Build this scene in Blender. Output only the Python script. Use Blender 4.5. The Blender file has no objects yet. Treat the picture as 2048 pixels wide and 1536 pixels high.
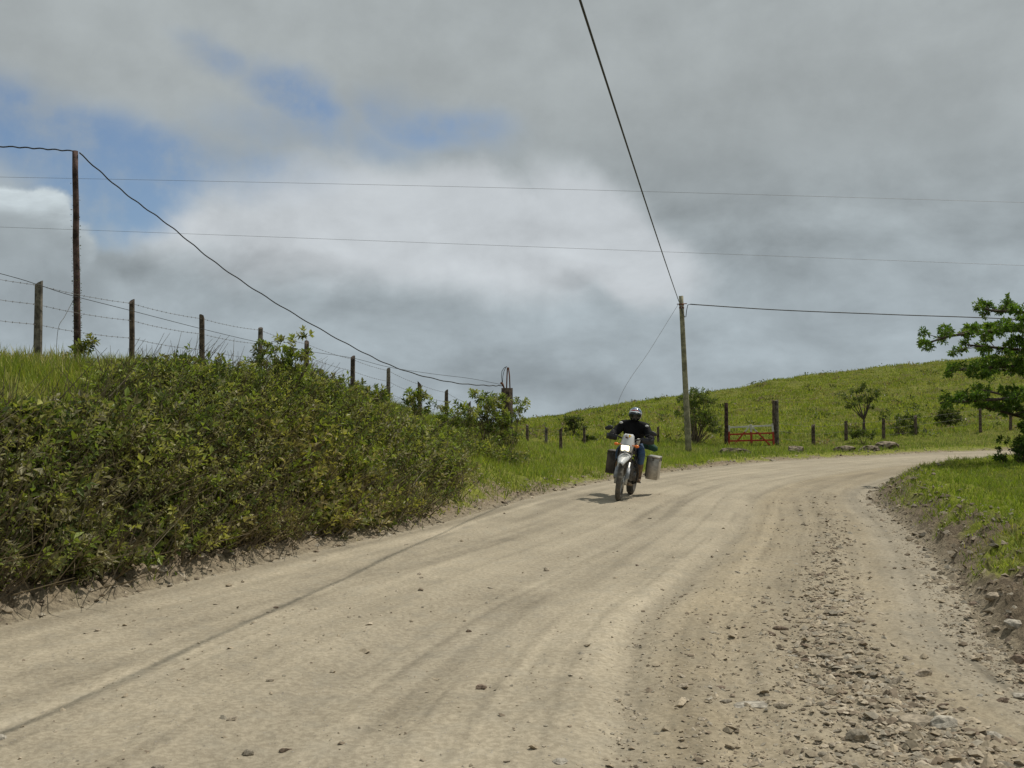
import bpy, bmesh, math, random
import numpy as np
from mathutils import Vector, Matrix, Euler

random.seed(7)
RNG = np.random.default_rng(11)
SC = bpy.context.scene
COL = SC.collection
R = math.radians

# ------------------------------------------------------------------ camera
CAM_H, FPX = 1.6, 2000.0
PITCH = math.atan(52 / FPX)
cam_data = bpy.data.cameras.new("camera")
cam_data.lens, cam_data.sensor_width = 36 * FPX / 2048, 36
cam_data.clip_start, cam_data.clip_end = 0.1, 12000
cam = bpy.data.objects.new("camera", cam_data)
cam.location = (0, 0, CAM_H)
cam.rotation_euler = (R(90) + PITCH, 0, 0)
COL.objects.link(cam)
SC.camera = cam


def ray(px, py):
    """direction of a photo pixel, scaled to forward distance 1"""
    a, b = (px - 1024) / FPX, (768 - py) / FPX
    c, s = math.cos(PITCH), math.sin(PITCH)
    f, z = c - b * s, s + b * c
    return Vector((a / f, 1.0, z / f))


def at(px, py, Y):
    d = ray(px, py)
    return Vector((d.x * Y, Y, CAM_H + d.z * Y))


# ------------------------------------------------------------------ light
SUN_DIR = Vector((0.52, 0.36, 1.02)).normalized()      # towards the sun
sun_el = math.asin(SUN_DIR.z)
sun_az = math.atan2(SUN_DIR.x, SUN_DIR.y)
sd = bpy.data.lights.new("sun", 'SUN')
sd.energy, sd.angle, sd.color = 3.1, R(0.55), (1.0, 0.95, 0.86)
sun = bpy.data.objects.new("sun", sd)
sun.rotation_euler = SUN_DIR.to_track_quat('Z', 'Y').to_euler()
sun.location = (20, 10, 40)
COL.objects.link(sun)
SC.view_settings.view_transform = 'Standard'
SC.view_settings.look = 'None'
SC.view_settings.exposure = 0.0
SC.view_settings.gamma = 1.0
SC.view_settings.use_curve_mapping = False


# ------------------------------------------------------------------ node helper
class NT:
    def __init__(s, tree):
        s.t = tree
        s.t.nodes.clear()

    def n(s, typ, ins=None, **props):
        nd = s.t.nodes.new(typ)
        for k, v in props.items():
            setattr(nd, k, v)
        for k, v in (ins or {}).items():
            s.set(nd, k, v)
        return nd

    def set(s, nd, k, v):
        sock = nd.inputs[k]
        if isinstance(v, bpy.types.Node):
            v = v.outputs[0]
        if isinstance(v, bpy.types.NodeSocket):
            s.t.links.new(v, sock)
        else:
            sock.default_value = v

    def m(s, op, a, b=None, c=None, clamp=False):
        nd = s.n('ShaderNodeMath', operation=op, use_clamp=clamp)
        for i, v in enumerate((a, b, c)):
            if v is not None:
                s.set(nd, i, v)
        return nd.outputs[0]

    def vm(s, op, a, b=None, scale=None):
        nd = s.n('ShaderNodeVectorMath', operation=op)
        s.set(nd, 0, a)
        if b is not None:
            s.set(nd, 1, b)
        if scale is not None:
            s.set(nd, 'Scale', scale)
        return nd.outputs['Value'] if op in ('LENGTH', 'DOT_PRODUCT') else nd.outputs[0]

    def noise(s, vec, scale, detail=4, rough=0.55, dist=0.0, col=False):
        nd = s.n('ShaderNodeTexNoise', {'Scale': scale, 'Detail': detail, 'Roughness': rough, 'Distortion': dist})
        if vec is not None:
            s.set(nd, 'Vector', vec)
        return nd.outputs['Color' if col else 'Fac']

    def mr(s, v, a, b, c=0.0, d=1.0, smooth=True):
        nd = s.n('ShaderNodeMapRange', interpolation_type='SMOOTHSTEP' if smooth else 'LINEAR')
        for i, x in enumerate((v, a, b, c, d)):
            s.set(nd, i, x)
        return nd.outputs[0]

    def mix(s, f, a, b, mode='MIX'):
        nd = s.n('ShaderNodeMix', data_type='RGBA', blend_type=mode)
        s.set(nd, 'Factor', f)
        s.set(nd, 6, a if not isinstance(a, tuple) else (*a[:3], 1))
        s.set(nd, 7, b if not isinstance(b, tuple) else (*b[:3], 1))
        return nd.outputs[2]


# ------------------------------------------------------------------ sky
world = bpy.data.worlds.new("World")
SC.world = world
world.use_nodes = True
w = NT(world.node_tree)
tc = w.n('ShaderNodeTexCoord')
D = tc.outputs['Generated']
sep = w.n('ShaderNodeSeparateXYZ', {0: D})
az = w.m('ARCTAN2', sep.outputs[0], sep.outputs[1])
el = w.m('ARCSINE', sep.outputs[2])
v0 = w.n('ShaderNodeCombineXYZ', {0: az, 1: el}).outputs[0]
wn = w.noise(D, 5.0, 7, 0.55, col=True)
wv = w.vm('SCALE', w.vm('SUBTRACT', wn, (0.5, 0.5, 0.5)), scale=0.11)
v1 = w.vm('ADD', v0, wv)
wn2 = w.noise(D, 2.6, 5, 0.5, col=True)
v2 = w.vm('ADD', v0, w.vm('SCALE', w.vm('SUBTRACT', wn2, (0.5, 0.5, 0.5)), scale=0.10))


def blob(px, py, rx, ry, rot=0, soft=0.8, vec=None):
    d = ray(px, py).normalized()
    a0, e0 = math.atan2(d.x, d.y), math.asin(d.z)
    mp = w.n('ShaderNodeMapping', {'Vector': vec or v1, 'Location': (a0, e0, 0), 'Rotation': (0, 0, R(rot)),
                                   'Scale': (rx / 2000, ry / 2000, 1)}, vector_type='TEXTURE')
    mp2 = w.vm('MULTIPLY', mp, (1, 1, 0))
    return w.mr(w.vm('LENGTH', mp2), 1 - soft, 1, 1, 0)


def vmax(lst):
    o = lst[0]
    for x in lst[1:]:
        o = w.m('MAXIMUM', o, x)
    return o


def vsum(lst):
    o = 0.0
    for b, k in lst:
        o = w.m('MULTIPLY_ADD', b, k, o)
    return o


skytex = w.n('ShaderNodeTexSky', sky_type='NISHITA', sun_disc=False, sun_elevation=sun_el, sun_rotation=sun_az)
blue = vmax([blob(60, 262, 420, 150, -8, 0.9), blob(340, 318, 480, 100, -5, 1.0), w.m('MULTIPLY', blob(640, 285, 420, 90, -4, 1.0), .6), w.m('MULTIPLY', blob(430, 132, 140, 56, -18, 1.0), .6),
             w.m('MULTIPLY', blob(860, 262, 280, 90, -8, 1.0), .75), blob(230, 372, 260, 80, 0, .8), blob(210, 400, 200, 100, 0, 0.7), blob(600, 220, 240, 90, -25, 1.0)])
f1 = w.noise(D, 9, 7, 0.6)
f2 = w.noise(D, 2.3, 4, 0.5)
bf = w.m('MULTIPLY', w.mr(blue, 0.02, .95), w.mr(f1, 0.34, 0.60, 0.35, 1.0), clamp=True)
# outside the view the same broken cloud goes on: open blue where a slow noise dips
far_gap = w.m('MULTIPLY', w.mr(f2, 0.60, 0.72), w.mr(w.m('ABSOLUTE', az), 0.62, 0.95))
bf = w.m('MAXIMUM', bf, w.m('MULTIPLY', far_gap, 0.8))
veil = w.mr(el, 0.0, 0.10, 0.0, 1.0)
bf = w.m('MULTIPLY', bf, veil)
v3 = w.vm('ADD', v0, w.vm('SCALE', w.vm('SUBTRACT', w.noise(D, 16, 5, 0.55, col=True), (0.5, 0.5, 0.5)), scale=0.045))
cum = vmax([blob(15, 425, 72, 62, 0, 0.22, v3), blob(85, 438, 58, 70, 0, 0.22, v3), blob(140, 500, 55, 60, 0, .4, v3)])

wh = vmax([blob(820, 470, 640, 150, -3, 0.55), blob(420, 440, 240, 80, 6, 0.9), blob(1230, 470, 260, 110, -28, 0.45),
           blob(1000, 420, 260, 90, -8, 0.5)])
cumshade = blob(30, 545, 200, 128, -12, 0.35, v3)
dk = vmax([blob(560, 522, 190, 42, -6, 0.55), blob(690, 590, 95, 60, 10, 0.8), blob(1050, 765, 330, 75, 0, 0.9),
           blob(250, 505, 130, 36, 0, 0.8), blob(1160, 535, 110, 30, 0, 0.8)])
lows = blob(700, 660, 900, 150, 0, 0.9)
dkr = vmax([blob(1560, 330, 620, 300, 0, 1.0, v2), blob(1640, 480, 460, 120, -14, 1.0, v2)])
topl = blob(300, 40, 700, 150, 0, 1.0)
low_b = blob(1250, 640, 700, 140, 0, 1.0)
lum = vsum([(w.mr(f1, 0.28, 0.72, -0.5, 0.5), 0.060), (w.mr(f2, 0.3, 0.7, -0.5, 0.5), 0.035), (wh, 0.165),
            (dk, -0.075), (lows, 0.02), (dkr, -0.06), (topl, 0.0), (low_b, 0.03)])
Du = w.vm('MULTIPLY', D, (1, 1, 1.9))
fa = w.noise(Du, 7.0, 8, 0.58, 0.25)
fb = w.noise(w.vm('ADD', Du, (0.010, 0, 0.036)), 7.0, 8, 0.58, 0.25)
emb = w.m('MULTIPLY', w.m('SUBTRACT', fa, fb), w.mr(el, 0.17, 0.26, 1.0, 0.28))
lum = w.m('ADD', w.m('MULTIPLY_ADD', emb, 0.33, lum), 0.412)
lum = w.mix(w.m('MULTIPLY', cum, 0.9), w.n('ShaderNodeCombineXYZ', {0: lum, 1: lum, 2: lum}).outputs[0], w.n('ShaderNodeCombineXYZ', {k: w.m('MULTIPLY_ADD', w.m('SUBTRACT', fa, fb), 1.1, .565) for k in range(3)}).outputs[0])
lum = w.mix(w.m('MULTIPLY', cumshade, 0.85), lum, w.n('ShaderNodeCombineXYZ', {k: w.mr(f1, .3, .7, .30, .40) for k in range(3)}).outputs[0])
bf = w.m('MULTIPLY', bf, w.m('SUBTRACT', 1.0, w.m('MAXIMUM', cum, cumshade)))
tint = w.mix(w.mr(el, 0.05, 0.34), (0.865, 1.0, 1.08), (0.915, 1.0, 1.02))
tint = w.mix(wh, tint, (0.935, 1.0, 1.05))
cloud = w.mix(1.0, lum, tint, 'MULTIPLY')
cloud = w.vm('SCALE', cloud, scale=10.0)
skyc = w.vm('MULTIPLY', skytex, (0.70, 0.80, 0.90))
allc = w.mix(w.m('MULTIPLY', bf, 0.90), cloud, skyc)
bg = w.n('ShaderNodeBackground', {'Color': allc, 'Strength': 0.1})
w.n('ShaderNodeOutputWorld', {'Surface': bg.outputs[0]})
world.cycles.sampling_method = 'MANUAL'
world.cycles.sample_map_resolution = 512


# ------------------------------------------------------------------ object helpers
def tag(o, label=None, category=None, group=None, kind=None):
    for k, v in (('label', label), ('category', category), ('group', group), ('kind', kind)):
        if v:
            o[k] = v
    return o


def empty(name, loc=(0, 0, 0), rz=0, **kw):
    o = bpy.data.objects.new(name, None)
    o.empty_display_size = 0.2
    o.location, o.rotation_euler = loc, (0, 0, rz)
    COL.objects.link(o)
    return tag(o, **kw)


def link(name, me, mat=None, parent=None, **kw):
    o = bpy.data.objects.new(name, me)
    if mat is not None:
        for mm in (mat if isinstance(mat, (list, tuple)) else [mat]):
            me.materials.append(mm)
    COL.objects.link(o)
    if parent is not None:
        o.parent = parent
    return tag(o, **kw)


def np_mesh(name, V, F, C=None, smooth=False):
    """V (n,3), F (m,3) or (m,4), C (n,3) linear colour"""
    V = np.asarray(V, np.float32)
    F = np.asarray(F, np.int32)
    k = F.shape[1]
    me = bpy.data.meshes.new(name)
    me.vertices.add(len(V))
    me.vertices.foreach_set('co', V.ravel())
    me.loops.add(F.size)
    me.loops.foreach_set('vertex_index', F.ravel())
    me.polygons.add(len(F))
    me.polygons.foreach_set('loop_start', np.arange(0, F.size, k, dtype=np.int32))
    me.polygons.foreach_set('use_smooth', np.full(len(F), smooth))
    if C is not None:
        a = me.color_attributes.new('Col', 'FLOAT_COLOR', 'POINT')
        c4 = np.ones((len(V), 4), np.float32)
        c4[:, :3] = C
        a.data.foreach_set('color', c4.ravel())
    me.update(calc_edges=True)
    me.validate()
    return me


class Acc:
    """collects triangles with vertex colours"""
    def __init__(s):
        s.V, s.F, s.C, s.n = [], [], [], 0

    def add(s, V, F, C):
        V = np.asarray(V, float).reshape(-1, 3)
        C = np.broadcast_to(np.asarray(C, float), V.shape)
        s.V.append(V)
        s.F.append(np.asarray(F, int).reshape(-1, 3) + s.n)
        s.C.append(C)
        s.n += len(V)

    def mesh(s, name, smooth=False):
        return np_mesh(name, np.concatenate(s.V), np.concatenate(s.F), np.concatenate(s.C), smooth)


def unit(a):
    return a / np.maximum(np.linalg.norm(a, axis=-1, keepdims=True), 1e-9)


def add_leaves(acc, P, Dr, L, W, C, fold=0.25, flat=0.6):
    n = len(P)
    P, Dr = np.asarray(P), unit(np.asarray(Dr))
    L = np.broadcast_to(L, n)[:, None]
    W = np.broadcast_to(W, n)[:, None]
    up = unit(np.stack([RNG.normal(0, flat, n), RNG.normal(0, flat, n), np.ones(n)], 1))
    S = unit(np.cross(Dr, up))
    N = np.cross(S, Dr)
    mid = P + Dr * L * 0.5 + N * (W * fold)
    V = np.stack([P, mid - S * W / 2, P + Dr * L - N * L * 0.08, mid + S * W / 2], 1)
    i = np.arange(n)[:, None] * 4
    F = np.stack([i + [0, 1, 2], i + [0, 2, 3]], 1)
    Cc = np.repeat(np.broadcast_to(C, (n, 3))[:, None], 4, 1)
    acc.add(V, F, Cc.reshape(-1, 3))


def add_sticks(acc, A, B, r0, r1, C):
    A, B = np.asarray(A, float), np.asarray(B, float)
    n = len(A)
    d = unit(B - A)
    s = unit(np.cross(d, np.tile([[0.3, 0.2, 1.0]], (n, 1)) + 1e-3))
    t = np.cross(d, s)
    r0 = np.broadcast_to(r0, n)[:, None]
    r1 = np.broadcast_to(r1, n)[:, None]
    V = []
    for k in range(3):
        a = k * 2.0944
        o = s * math.cos(a) + t * math.sin(a)
        V += [A + o * r0, B + o * r1]
    V = np.stack(V, 1)
    i = np.arange(n)[:, None] * 6
    F = np.stack([i + f for f in ([0, 2, 3], [0, 3, 1], [2, 4, 5], [2, 5, 3], [4, 0, 1], [4, 1, 5])], 1)
    acc.add(V, F, np.repeat(np.broadcast_to(C, (n, 3))[:, None], 6, 1).reshape(-1, 3))


def add_blades(acc, P, h, wd, C, lean=0.35):
    """one narrow triangle per blade"""
    n = len(P)
    h = np.broadcast_to(h, n)
    wd = np.broadcast_to(wd, n)
    a = RNG.uniform(0, 2 * np.pi, n)
    s = np.stack([np.cos(a), np.sin(a), np.zeros(n)], 1) * (wd / 2)[:, None]
    b = RNG.uniform(0, 2 * np.pi, n)
    lr = RNG.uniform(0, lean, n) * h
    tip = P + np.stack([np.cos(b) * lr, np.sin(b) * lr, h], 1)
    V = np.stack([P - s, P + s, tip], 1)
    F = np.arange(n * 3).reshape(n, 3)
    C = np.broadcast_to(C, (n, 3))
    acc.add(V, F, np.repeat(C[:, None], 3, 1).reshape(-1, 3))


def tube(bm, pts, rad, sides=6, cap=True, squash=1.0):
    pts = [Vector(p) for p in pts]
    if not isinstance(rad, (list, tuple)):
        rad = [rad] * len(pts)
    rings = []
    ref = None
    for i, p in enumerate(pts):
        t = (pts[min(i + 1, len(pts) - 1)] - pts[max(i - 1, 0)]).normalized()
        if ref is None:
            ref = Vector((0, 0, 1)) if abs(t.z) < 0.9 else Vector((0, 1, 0))
        s = t.cross(ref).normalized()
        u = s.cross(t).normalized()
        ref = u
        rings.append([bm.verts.new(p + (s * math.cos(k * 2 * math.pi / sides) + u * math.sin(k * 2 * math.pi / sides) * squash) * rad[i])
                      for k in range(sides)])
    for a, b in zip(rings, rings[1:]):
        for k in range(sides):
            bm.faces.new((a[k], a[(k + 1) % sides], b[(k + 1) % sides], b[k]))
    if cap:
        bm.faces.new(rings[0][::-1])
        bm.faces.new(rings[-1])
    return rings


def box(bm, c, s, rot=None, bevel=0.0):
    m = Matrix.Translation(Vector(c)) @ (rot.to_4x4() if rot is not None else Matrix.Identity(4)) @ Matrix.Diagonal((*s, 1))
    r = bmesh.ops.create_cube(bm, size=1, matrix=m)
    if bevel:
        es = list({e for v in r['verts'] for e in v.link_edges})
        bmesh.ops.bevel(bm, geom=es, offset=bevel, segments=2, profile=0.5, affect='EDGES')


def bm_obj(name, bm, mat, parent=None, smooth=True, **kw):
    me = bpy.data.meshes.new(name)
    bmesh.ops.recalc_face_normals(bm, faces=bm.faces)
    bm.to_mesh(me)
    bm.free()
    me.polygons.foreach_set('use_smooth', [smooth] * len(me.polygons))
    return link(name, me, mat, parent, **kw)


# ------------------------------------------------------------------ value noise in numpy
_T = np.random.default_rng(5).random((256, 256))


def vnoise(x, y):
    xi, yi = np.floor(x).astype(int), np.floor(y).astype(int)
    fx, fy = x - xi, y - yi
    fx, fy = fx * fx * (3 - 2 * fx), fy * fy * (3 - 2 * fy)
    g = lambda a, b: _T[a & 255, b & 255]
    return (g(xi, yi) * (1 - fx) + g(xi + 1, yi) * fx) * (1 - fy) + (g(xi, yi + 1) * (1 - fx) + g(xi + 1, yi + 1) * fx) * fy


def fbm(x, y, octs=4, gain=0.5):
    s = a = 0.0
    k = 1.0
    for o in range(octs):
        s = s + k * (vnoise(x + 17.3 * o, y - 9.1 * o) - 0.5)
        a += k
        k *= gain
        x, y = x * 2.03, y * 2.03
    return s / a * 2          # about -1..1


def sstep(x, a, b):
    t = np.clip((x - a) / (b - a), 0, 1)
    return t * t * (3 - 2 * t)


# ------------------------------------------------------------------ the lie of the land
def spline(pts, n=6):
    P = [np.array(p, float) for p in pts]
    P = [2 * P[0] - P[1]] + P + [2 * P[-1] - P[-2]]
    out = []
    for i in range(1, len(P) - 2):
        for k in range(n):
            t = k / n
            a, b, c, d = P[i - 1:i + 3]
            out.append(0.5 * (2 * b + (c - a) * t + (2 * a - 5 * b + 4 * c - d) * t * t + (3 * b - a - 3 * c + d) * t ** 3))
    out.append(P[-2])
    return np.array(out)


OUTER = spline([(-19, -30), (-13, -15), (-6.8, 0), (-3.8, 7.4), (-2.4, 11), (-0.9, 14.5), (.53, 18.8), (2.1, 22.5), (3.9, 25.6),
                (7.25, 30.2), (11.4, 34), (15.5, 37.3), (19.5, 39.6), (26, 42), (40, 44), (60, 44), (90, 42)])
INNER = spline([(-4, -30), (0.8, -12), (2.9, 0), (3.2, 6.3), (3.72, 8.2), (4.55, 10.9), (5.4, 13.9), (6.4, 17.8), (7.7, 20.9), (9.6, 24.0),
                (12.6, 27.6), (17, 31), (22, 33.2), (30, 35), (42, 36.5), (60, 36.5), (90, 35)])


def sdist(line, x, y):
    """distance to a polyline, positive on its left side, and length along it"""
    best = np.full(x.shape, 1e9)
    sgn = np.ones(x.shape)
    arc = np.zeros(x.shape)
    acc = 0.0
    for (ax, ay), (bx, by) in zip(line[:-1], line[1:]):
        dx, dy = bx - ax, by - ay
        L = math.hypot(dx, dy)
        t = np.clip(((x - ax) * dx + (y - ay) * dy) / (L * L), 0, 1)
        ex, ey = x - (ax + t * dx), y - (ay + t * dy)
        d = np.hypot(ex, ey)
        m = d < best - 1e-9
        best = np.where(m, d, best)
        sgn = np.where(m, np.where(dx * ey - dy * ex >= 0, 1.0, -1.0), sgn)
        arc = np.where(m, acc + t * L, arc)
        acc += L
    return best * sgn, arc


# height of the ground behind the left bank's face (x, y, h, radius)
FENCE_PX = [(78, 565), (265, 602), (405, 633), (520, 656), (613, 684), (705, 715), (777, 738), (840, 766), (893, 782), (938, 805)]
FENCE = []
for n_, (px_, py_) in enumerate(FENCE_PX):
    FENCE.append(at(px_, py_, 16 + 2.13 * n_))
CTRL = [(p.x, p.y, p.z - 1.08) for p in FENCE]
CTRL += [(-9.5, 10, 2.60), (-12, 4, 2.5), (-14, -8, 2.3), (-6.0, 12.5, 2.35), (-0.15, 27, .78), (.6, 37, .16), (1.3, 39, .08), (1.76, 36, .05), (3, 41, .0), (1.4, 27.5, .12),
         (3.5, 30, .02), (2.2, 33, .03), (6.3, 36, 0.0), (10, 41, 0), (16, 45, .25), (20, 46, .45), (0.6, 23.5, .5), (-13, 16, 2.4), (-12, 24, 2.3), (-10, 35, 1.6), (-9, 50, .6),
         (30, 48, .6), (60, 50, .6), (-30, 30, 2.0), (-30, 0, 2.0)]
CTRL = np.array(CTRL)


def plateau(x, y):
    num = np.zeros(x.shape)
    den = np.zeros(x.shape)
    for cx, cy, h in CTRL:
        wt = 1 / (((x - cx) ** 2 + (y - cy) ** 2) ** 1.6 + 0.3)
        num += wt * h
        den += wt
    return num / den


_th = [-1.2, -.3, -.02, .013, .063, .108, .138, .188, .228, .253, .288, .338, .413, .438, .512, .7, 1.2, 1.7, 2.2]
_py = [1000, 1000, 875, 849, 830, 808, 797, 786, 771, 757, 748, 737, 717, 711, 702, 695, 720, 800, 830]
_rr = [(-.5, 60), (0., 62), (.15, 72), (.3, 82), (.5, 90), (1.0, 90), (2.2, 90)]


def height(x, y, micro=True):
    x, y = np.asarray(x, float), np.asarray(y, float)
    do, arc = sdist(OUTER, x, y)
    di, _ = sdist(INNER, x, y)
    di = -di
    r = np.hypot(x, y)
    th = np.arctan2(x, y)
    out = np.maximum(do, 0)
    # outer side: dirt toe, then the bank face, then the plateau
    H = plateau(x, y)
    d2 = np.maximum(out - 0.45, 0)
    tm = np.interp(y, [6, 14, 22], [.26, .14, .05])
    toe = np.minimum(tm, np.maximum(H, 0.05) * 0.6) * sstep(out, -.05, .7)
    h_out = toe + (H - toe) * (1 - np.exp(-d2 / np.interp(x / np.maximum(y, 1), [-.3, 0, .08], [1.7, 2.2, 3.5])))
    ridge = CAM_H + (820 - np.interp(th, _th, _py)) / FPX * np.interp(th, [a for a, _ in _rr], [b for _, b in _rr])
    t = np.clip((out - 4) / 42, 0, 1)
    prof = t * (0.62 + 0.38 * t) * (1 - 0.0) - 0.10 * sstep(t, .86, 1) * t * 0
    h_out = h_out * (1 - sstep(out, 10, 40) * 0.9) + ridge * prof
    h_out = np.where(out > 46, ridge * 1.0 - 0.0022 * (out - 46) ** 2 * np.exp(-(out - 46) / 60) - .09 * (out - 46), h_out)
    # inner side: low berm with a grassy top
    din = np.maximum(di, 0)
    berm = 0.32 * sstep(din, 0.0, .75) + 0.14 * sstep(din, .8, 3.0)
    berm = berm * (1 - .35 * sstep(y, 20, 30))
    far_in = np.maximum(-0.03 * np.maximum(r - 40, 0), -60)
    h_in = berm + far_in * (di > 0)
    h = np.where(do > 0, h_out, np.where(di > 0, h_in, 0.0))
    # beyond everything the land drops away from this hilltop
    cone = -0.021 * r - 1.5
    h = np.where(r > 100, np.maximum(h, cone), h)
    h = np.where((r > 60) & (do <= 0), cone * sstep(r, 60, 160) + h * (1 - sstep(r, 60, 160)), h)
    if micro:
        road = (do <= 0) & (di <= 0)
        a, b = -do, -di
        u = np.where(road, a / np.maximum(a + b, .01), 0)
        near = np.exp(-r / 45)
        rough = 0.012 * fbm(x * 3, y * 3, 4) + 0.006 * fbm(x * 14, y * 14, 2)
        rut = -0.035 * np.exp(-((u - .655 - .012 * fbm(arc * .5, arc * 0 + 3, 2)) / .018) ** 2) \
            - 0.02 * np.exp(-((u - .43) / .03) ** 2) + 0.018 * np.exp(-((u - .60) / .03) ** 2) \
            + 0.03 * np.exp(-((u - .84) / .06) ** 2) * (0.6 + fbm(x * 2, y * 2, 3)) - .018 * np.exp(-((u - .2) / .04) ** 2)
        lane = 0.03 * fbm(u * 26 + 5, arc * 0.12, 4)
        edge = np.minimum(a, b)
        flk = .020 * np.maximum(fbm(x * 17, y * 17, 2), -.1) * sstep(u, .63, .72) * (1 - .8 * sstep(u, .91, .95)) + .007 * fbm(x * 22, y * 22, 2)
        h = h + np.where(road, (rough * (0.6 + 1.2 * sstep(u, .66, .8)) + flk + rut + lane * sstep(edge, 0, .4)) * near, 0)
        dd = np.where(do > 0, do, np.maximum(di, 0))
        clod = np.abs(fbm(x * 4.2, y * 4.2, 4)) * 0.16 + 0.10 * np.abs(fbm(x * 9, y * 9, 3)) + 0.035 * fbm(x * 20, y * 20, 2)
        band = sstep(dd, 0, .25) * (1 - sstep(dd, 1.0, 1.8)) * np.where(do > 0, np.interp(y, [8, 20, 30], [1, .5, .4]), 1)
        h = h + np.where(road, 0, clod * band)
        h = h + np.where((dd > 1) & (r < 120), 0.10 * fbm(x * .8, y * .8, 4) * sstep(dd, 1, 3) * (1 + 1.0 * (out > 12)) + 0.25 * fbm(x * .12, y * .12, 2) * sstep(out, 14, 30), 0)
    return h


def hz(x, y, micro=True):
    return float(height(np.array([x]), np.array([y]), micro)[0])


def ground_at(px, Y, dz=0.0):
    x = (px - 1024) / FPX * Y
    return Vector((x, Y, hz(x, Y) + dz))


# ------------------------------------------------------------------ materials
MATS = {}


def mat(name, col, rough=0.7, metal=0.0, var=0.15, scale=6.0, bump=0.0, bscale=40.0, spec=0.4, emit=None, col2=None, coord='Object', trans=0.0):
    if name in MATS:
        return MATS[name]
    m = bpy.data.materials.new(name)
    m.use_nodes = True
    g = NT(m.node_tree)
    co = g.n('ShaderNodeTexCoord').outputs[coord]
    f = g.noise(co, scale, 5, 0.6)
    c2 = col2 or tuple(c * (1 - var * 1.6) for c in col)
    c1 = tuple(min(c * (1 + var), 1) for c in col)
    c = g.mix(g.mr(f, .35, .65), c1, c2)
    ins = {'Base Color': c, 'Roughness': rough, 'Metallic': metal, 'Specular IOR Level': spec}
    p = g.n('ShaderNodeBsdfPrincipled', ins)
    if bump:
        bn = g.n('ShaderNodeBump', {'Strength': bump, 'Distance': 0.01, 'Height': g.noise(co, bscale, 4)})
        g.set(p, 'Normal', bn)
    if trans:
        g.set(p, 'Transmission Weight', trans)
    if emit:
        g.set(p, 'Emission Color', (*emit[:3], 1))
        g.set(p, 'Emission Strength', emit[3])
    g.n('ShaderNodeOutputMaterial', {'Surface': p.outputs[0]})
    MATS[name] = m
    return m


def leaf_mat(name, rough=0.5, trans=0.35, spec=0.35):
    m = bpy.data.materials.new(name)
    m.use_nodes = True
    g = NT(m.node_tree)
    at_ = g.n('ShaderNodeAttribute', attribute_name='Col').outputs['Color']
    p = g.n('ShaderNodeBsdfPrincipled', {'Base Color': at_, 'Roughness': rough, 'Specular IOR Level': spec})
    tcol = g.mix(1.0, at_, (1.15, 1.25, .5), 'MULTIPLY')
    tr = g.n('ShaderNodeBsdfTranslucent', {'Color': tcol})
    mx = g.n('ShaderNodeMixShader', {0: trans, 1: p.outputs[0], 2: tr.outputs[0]})
    g.n('ShaderNodeOutputMaterial', {'Surface': mx.outputs[0]})
    return m


def ground_mat(name, kind):
    m = bpy.data.materials.new(name)
    m.use_nodes = True
    g = NT(m.node_tree)
    pos = g.n('ShaderNodeNewGeometry').outputs['Position']
    at_ = g.n('ShaderNodeAttribute', attribute_name='Col').outputs['Color']
    if kind == 'road':
        n1 = g.noise(pos, 28, 6, .65)
        n2 = g.noise(pos, 110, 3, .6)
        n3 = g.noise(pos, 4, 5, .6)
        c = g.mix(g.mr(n1, .36, .66), g.mix(1., at_, (.82, .81, .80), 'MULTIPLY'), g.mix(1., at_, (1.12, 1.12, 1.12), 'MULTIPLY'))
        c = g.mix(g.m('MULTIPLY', g.mr(n3, .45, .7), .35), c, g.mix(1., at_, (.78, .82, .88), 'MULTIPLY'))
        # small embedded pebbles of another tone
        vo = g.n('ShaderNodeTexVoronoi', {'Vector': pos, 'Scale': 34.0, 'Randomness': 1.0}, feature='F1')
        peb = g.mr(vo.outputs['Distance'], .16, .24, 1, 0)
        pick = g.n('ShaderNodeSeparateColor', {0: vo.outputs['Color']})
        pm = g.m('MULTIPLY', peb, g.m('GREATER_THAN', pick.outputs[0], .78))
        pcol = g.mix(pick.outputs[1], (.16, .145, .13), (.42, .38, .32))
        c = g.mix(g.m('MULTIPLY', pm, .8), c, pcol)
        hgt = g.m('ADD', g.m('MULTIPLY', n1, .7), g.m('ADD', g.m('MULTIPLY', n2, .25), g.m('MULTIPLY', pm, .5)))
        bs, bd = .55, .02
    elif kind == 'dirt':
        n1 = g.noise(pos, 16, 6, .7)
        n2 = g.noise(pos, 60, 4, .6)
        c = g.mix(g.mr(n1, .35, .65), g.mix(1., at_, (.66, .64, .62), 'MULTIPLY'), g.mix(1., at_, (1.18, 1.15, 1.1), 'MULTIPLY'))
        hgt = g.m('ADD', n1, g.m('MULTIPLY', n2, .4))
        bs, bd = .8, .05
    else:
        n1 = g.noise(pos, 2.2, 7, .72)
        n2 = g.noise(pos, 9, 5, .7)
        c = g.mix(g.mr(n1, .38, .62), g.mix(1., at_, (.70, .76, .66), 'MULTIPLY'), g.mix(1., at_, (1.18, 1.14, 1.12), 'MULTIPLY'))
        c = g.mix(g.m('MULTIPLY', g.mr(n2, .50, .64), .5), c, g.mix(1., at_, (.62, .52, .55), 'MULTIPLY'))
        hgt = g.m('ADD', n2, g.m('MULTIPLY', n1, .8))
        bs, bd = 1.0, .22
    bn = g.n('ShaderNodeBump', {'Strength': bs, 'Distance': bd, 'Height': hgt})
    p = g.n('ShaderNodeBsdfPrincipled', {'Base Color': c, 'Roughness': .95, 'Specular IOR Level': .12, 'Normal': bn})
    g.n('ShaderNodeOutputMaterial', {'Surface': p.outputs[0]})
    return m


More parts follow.
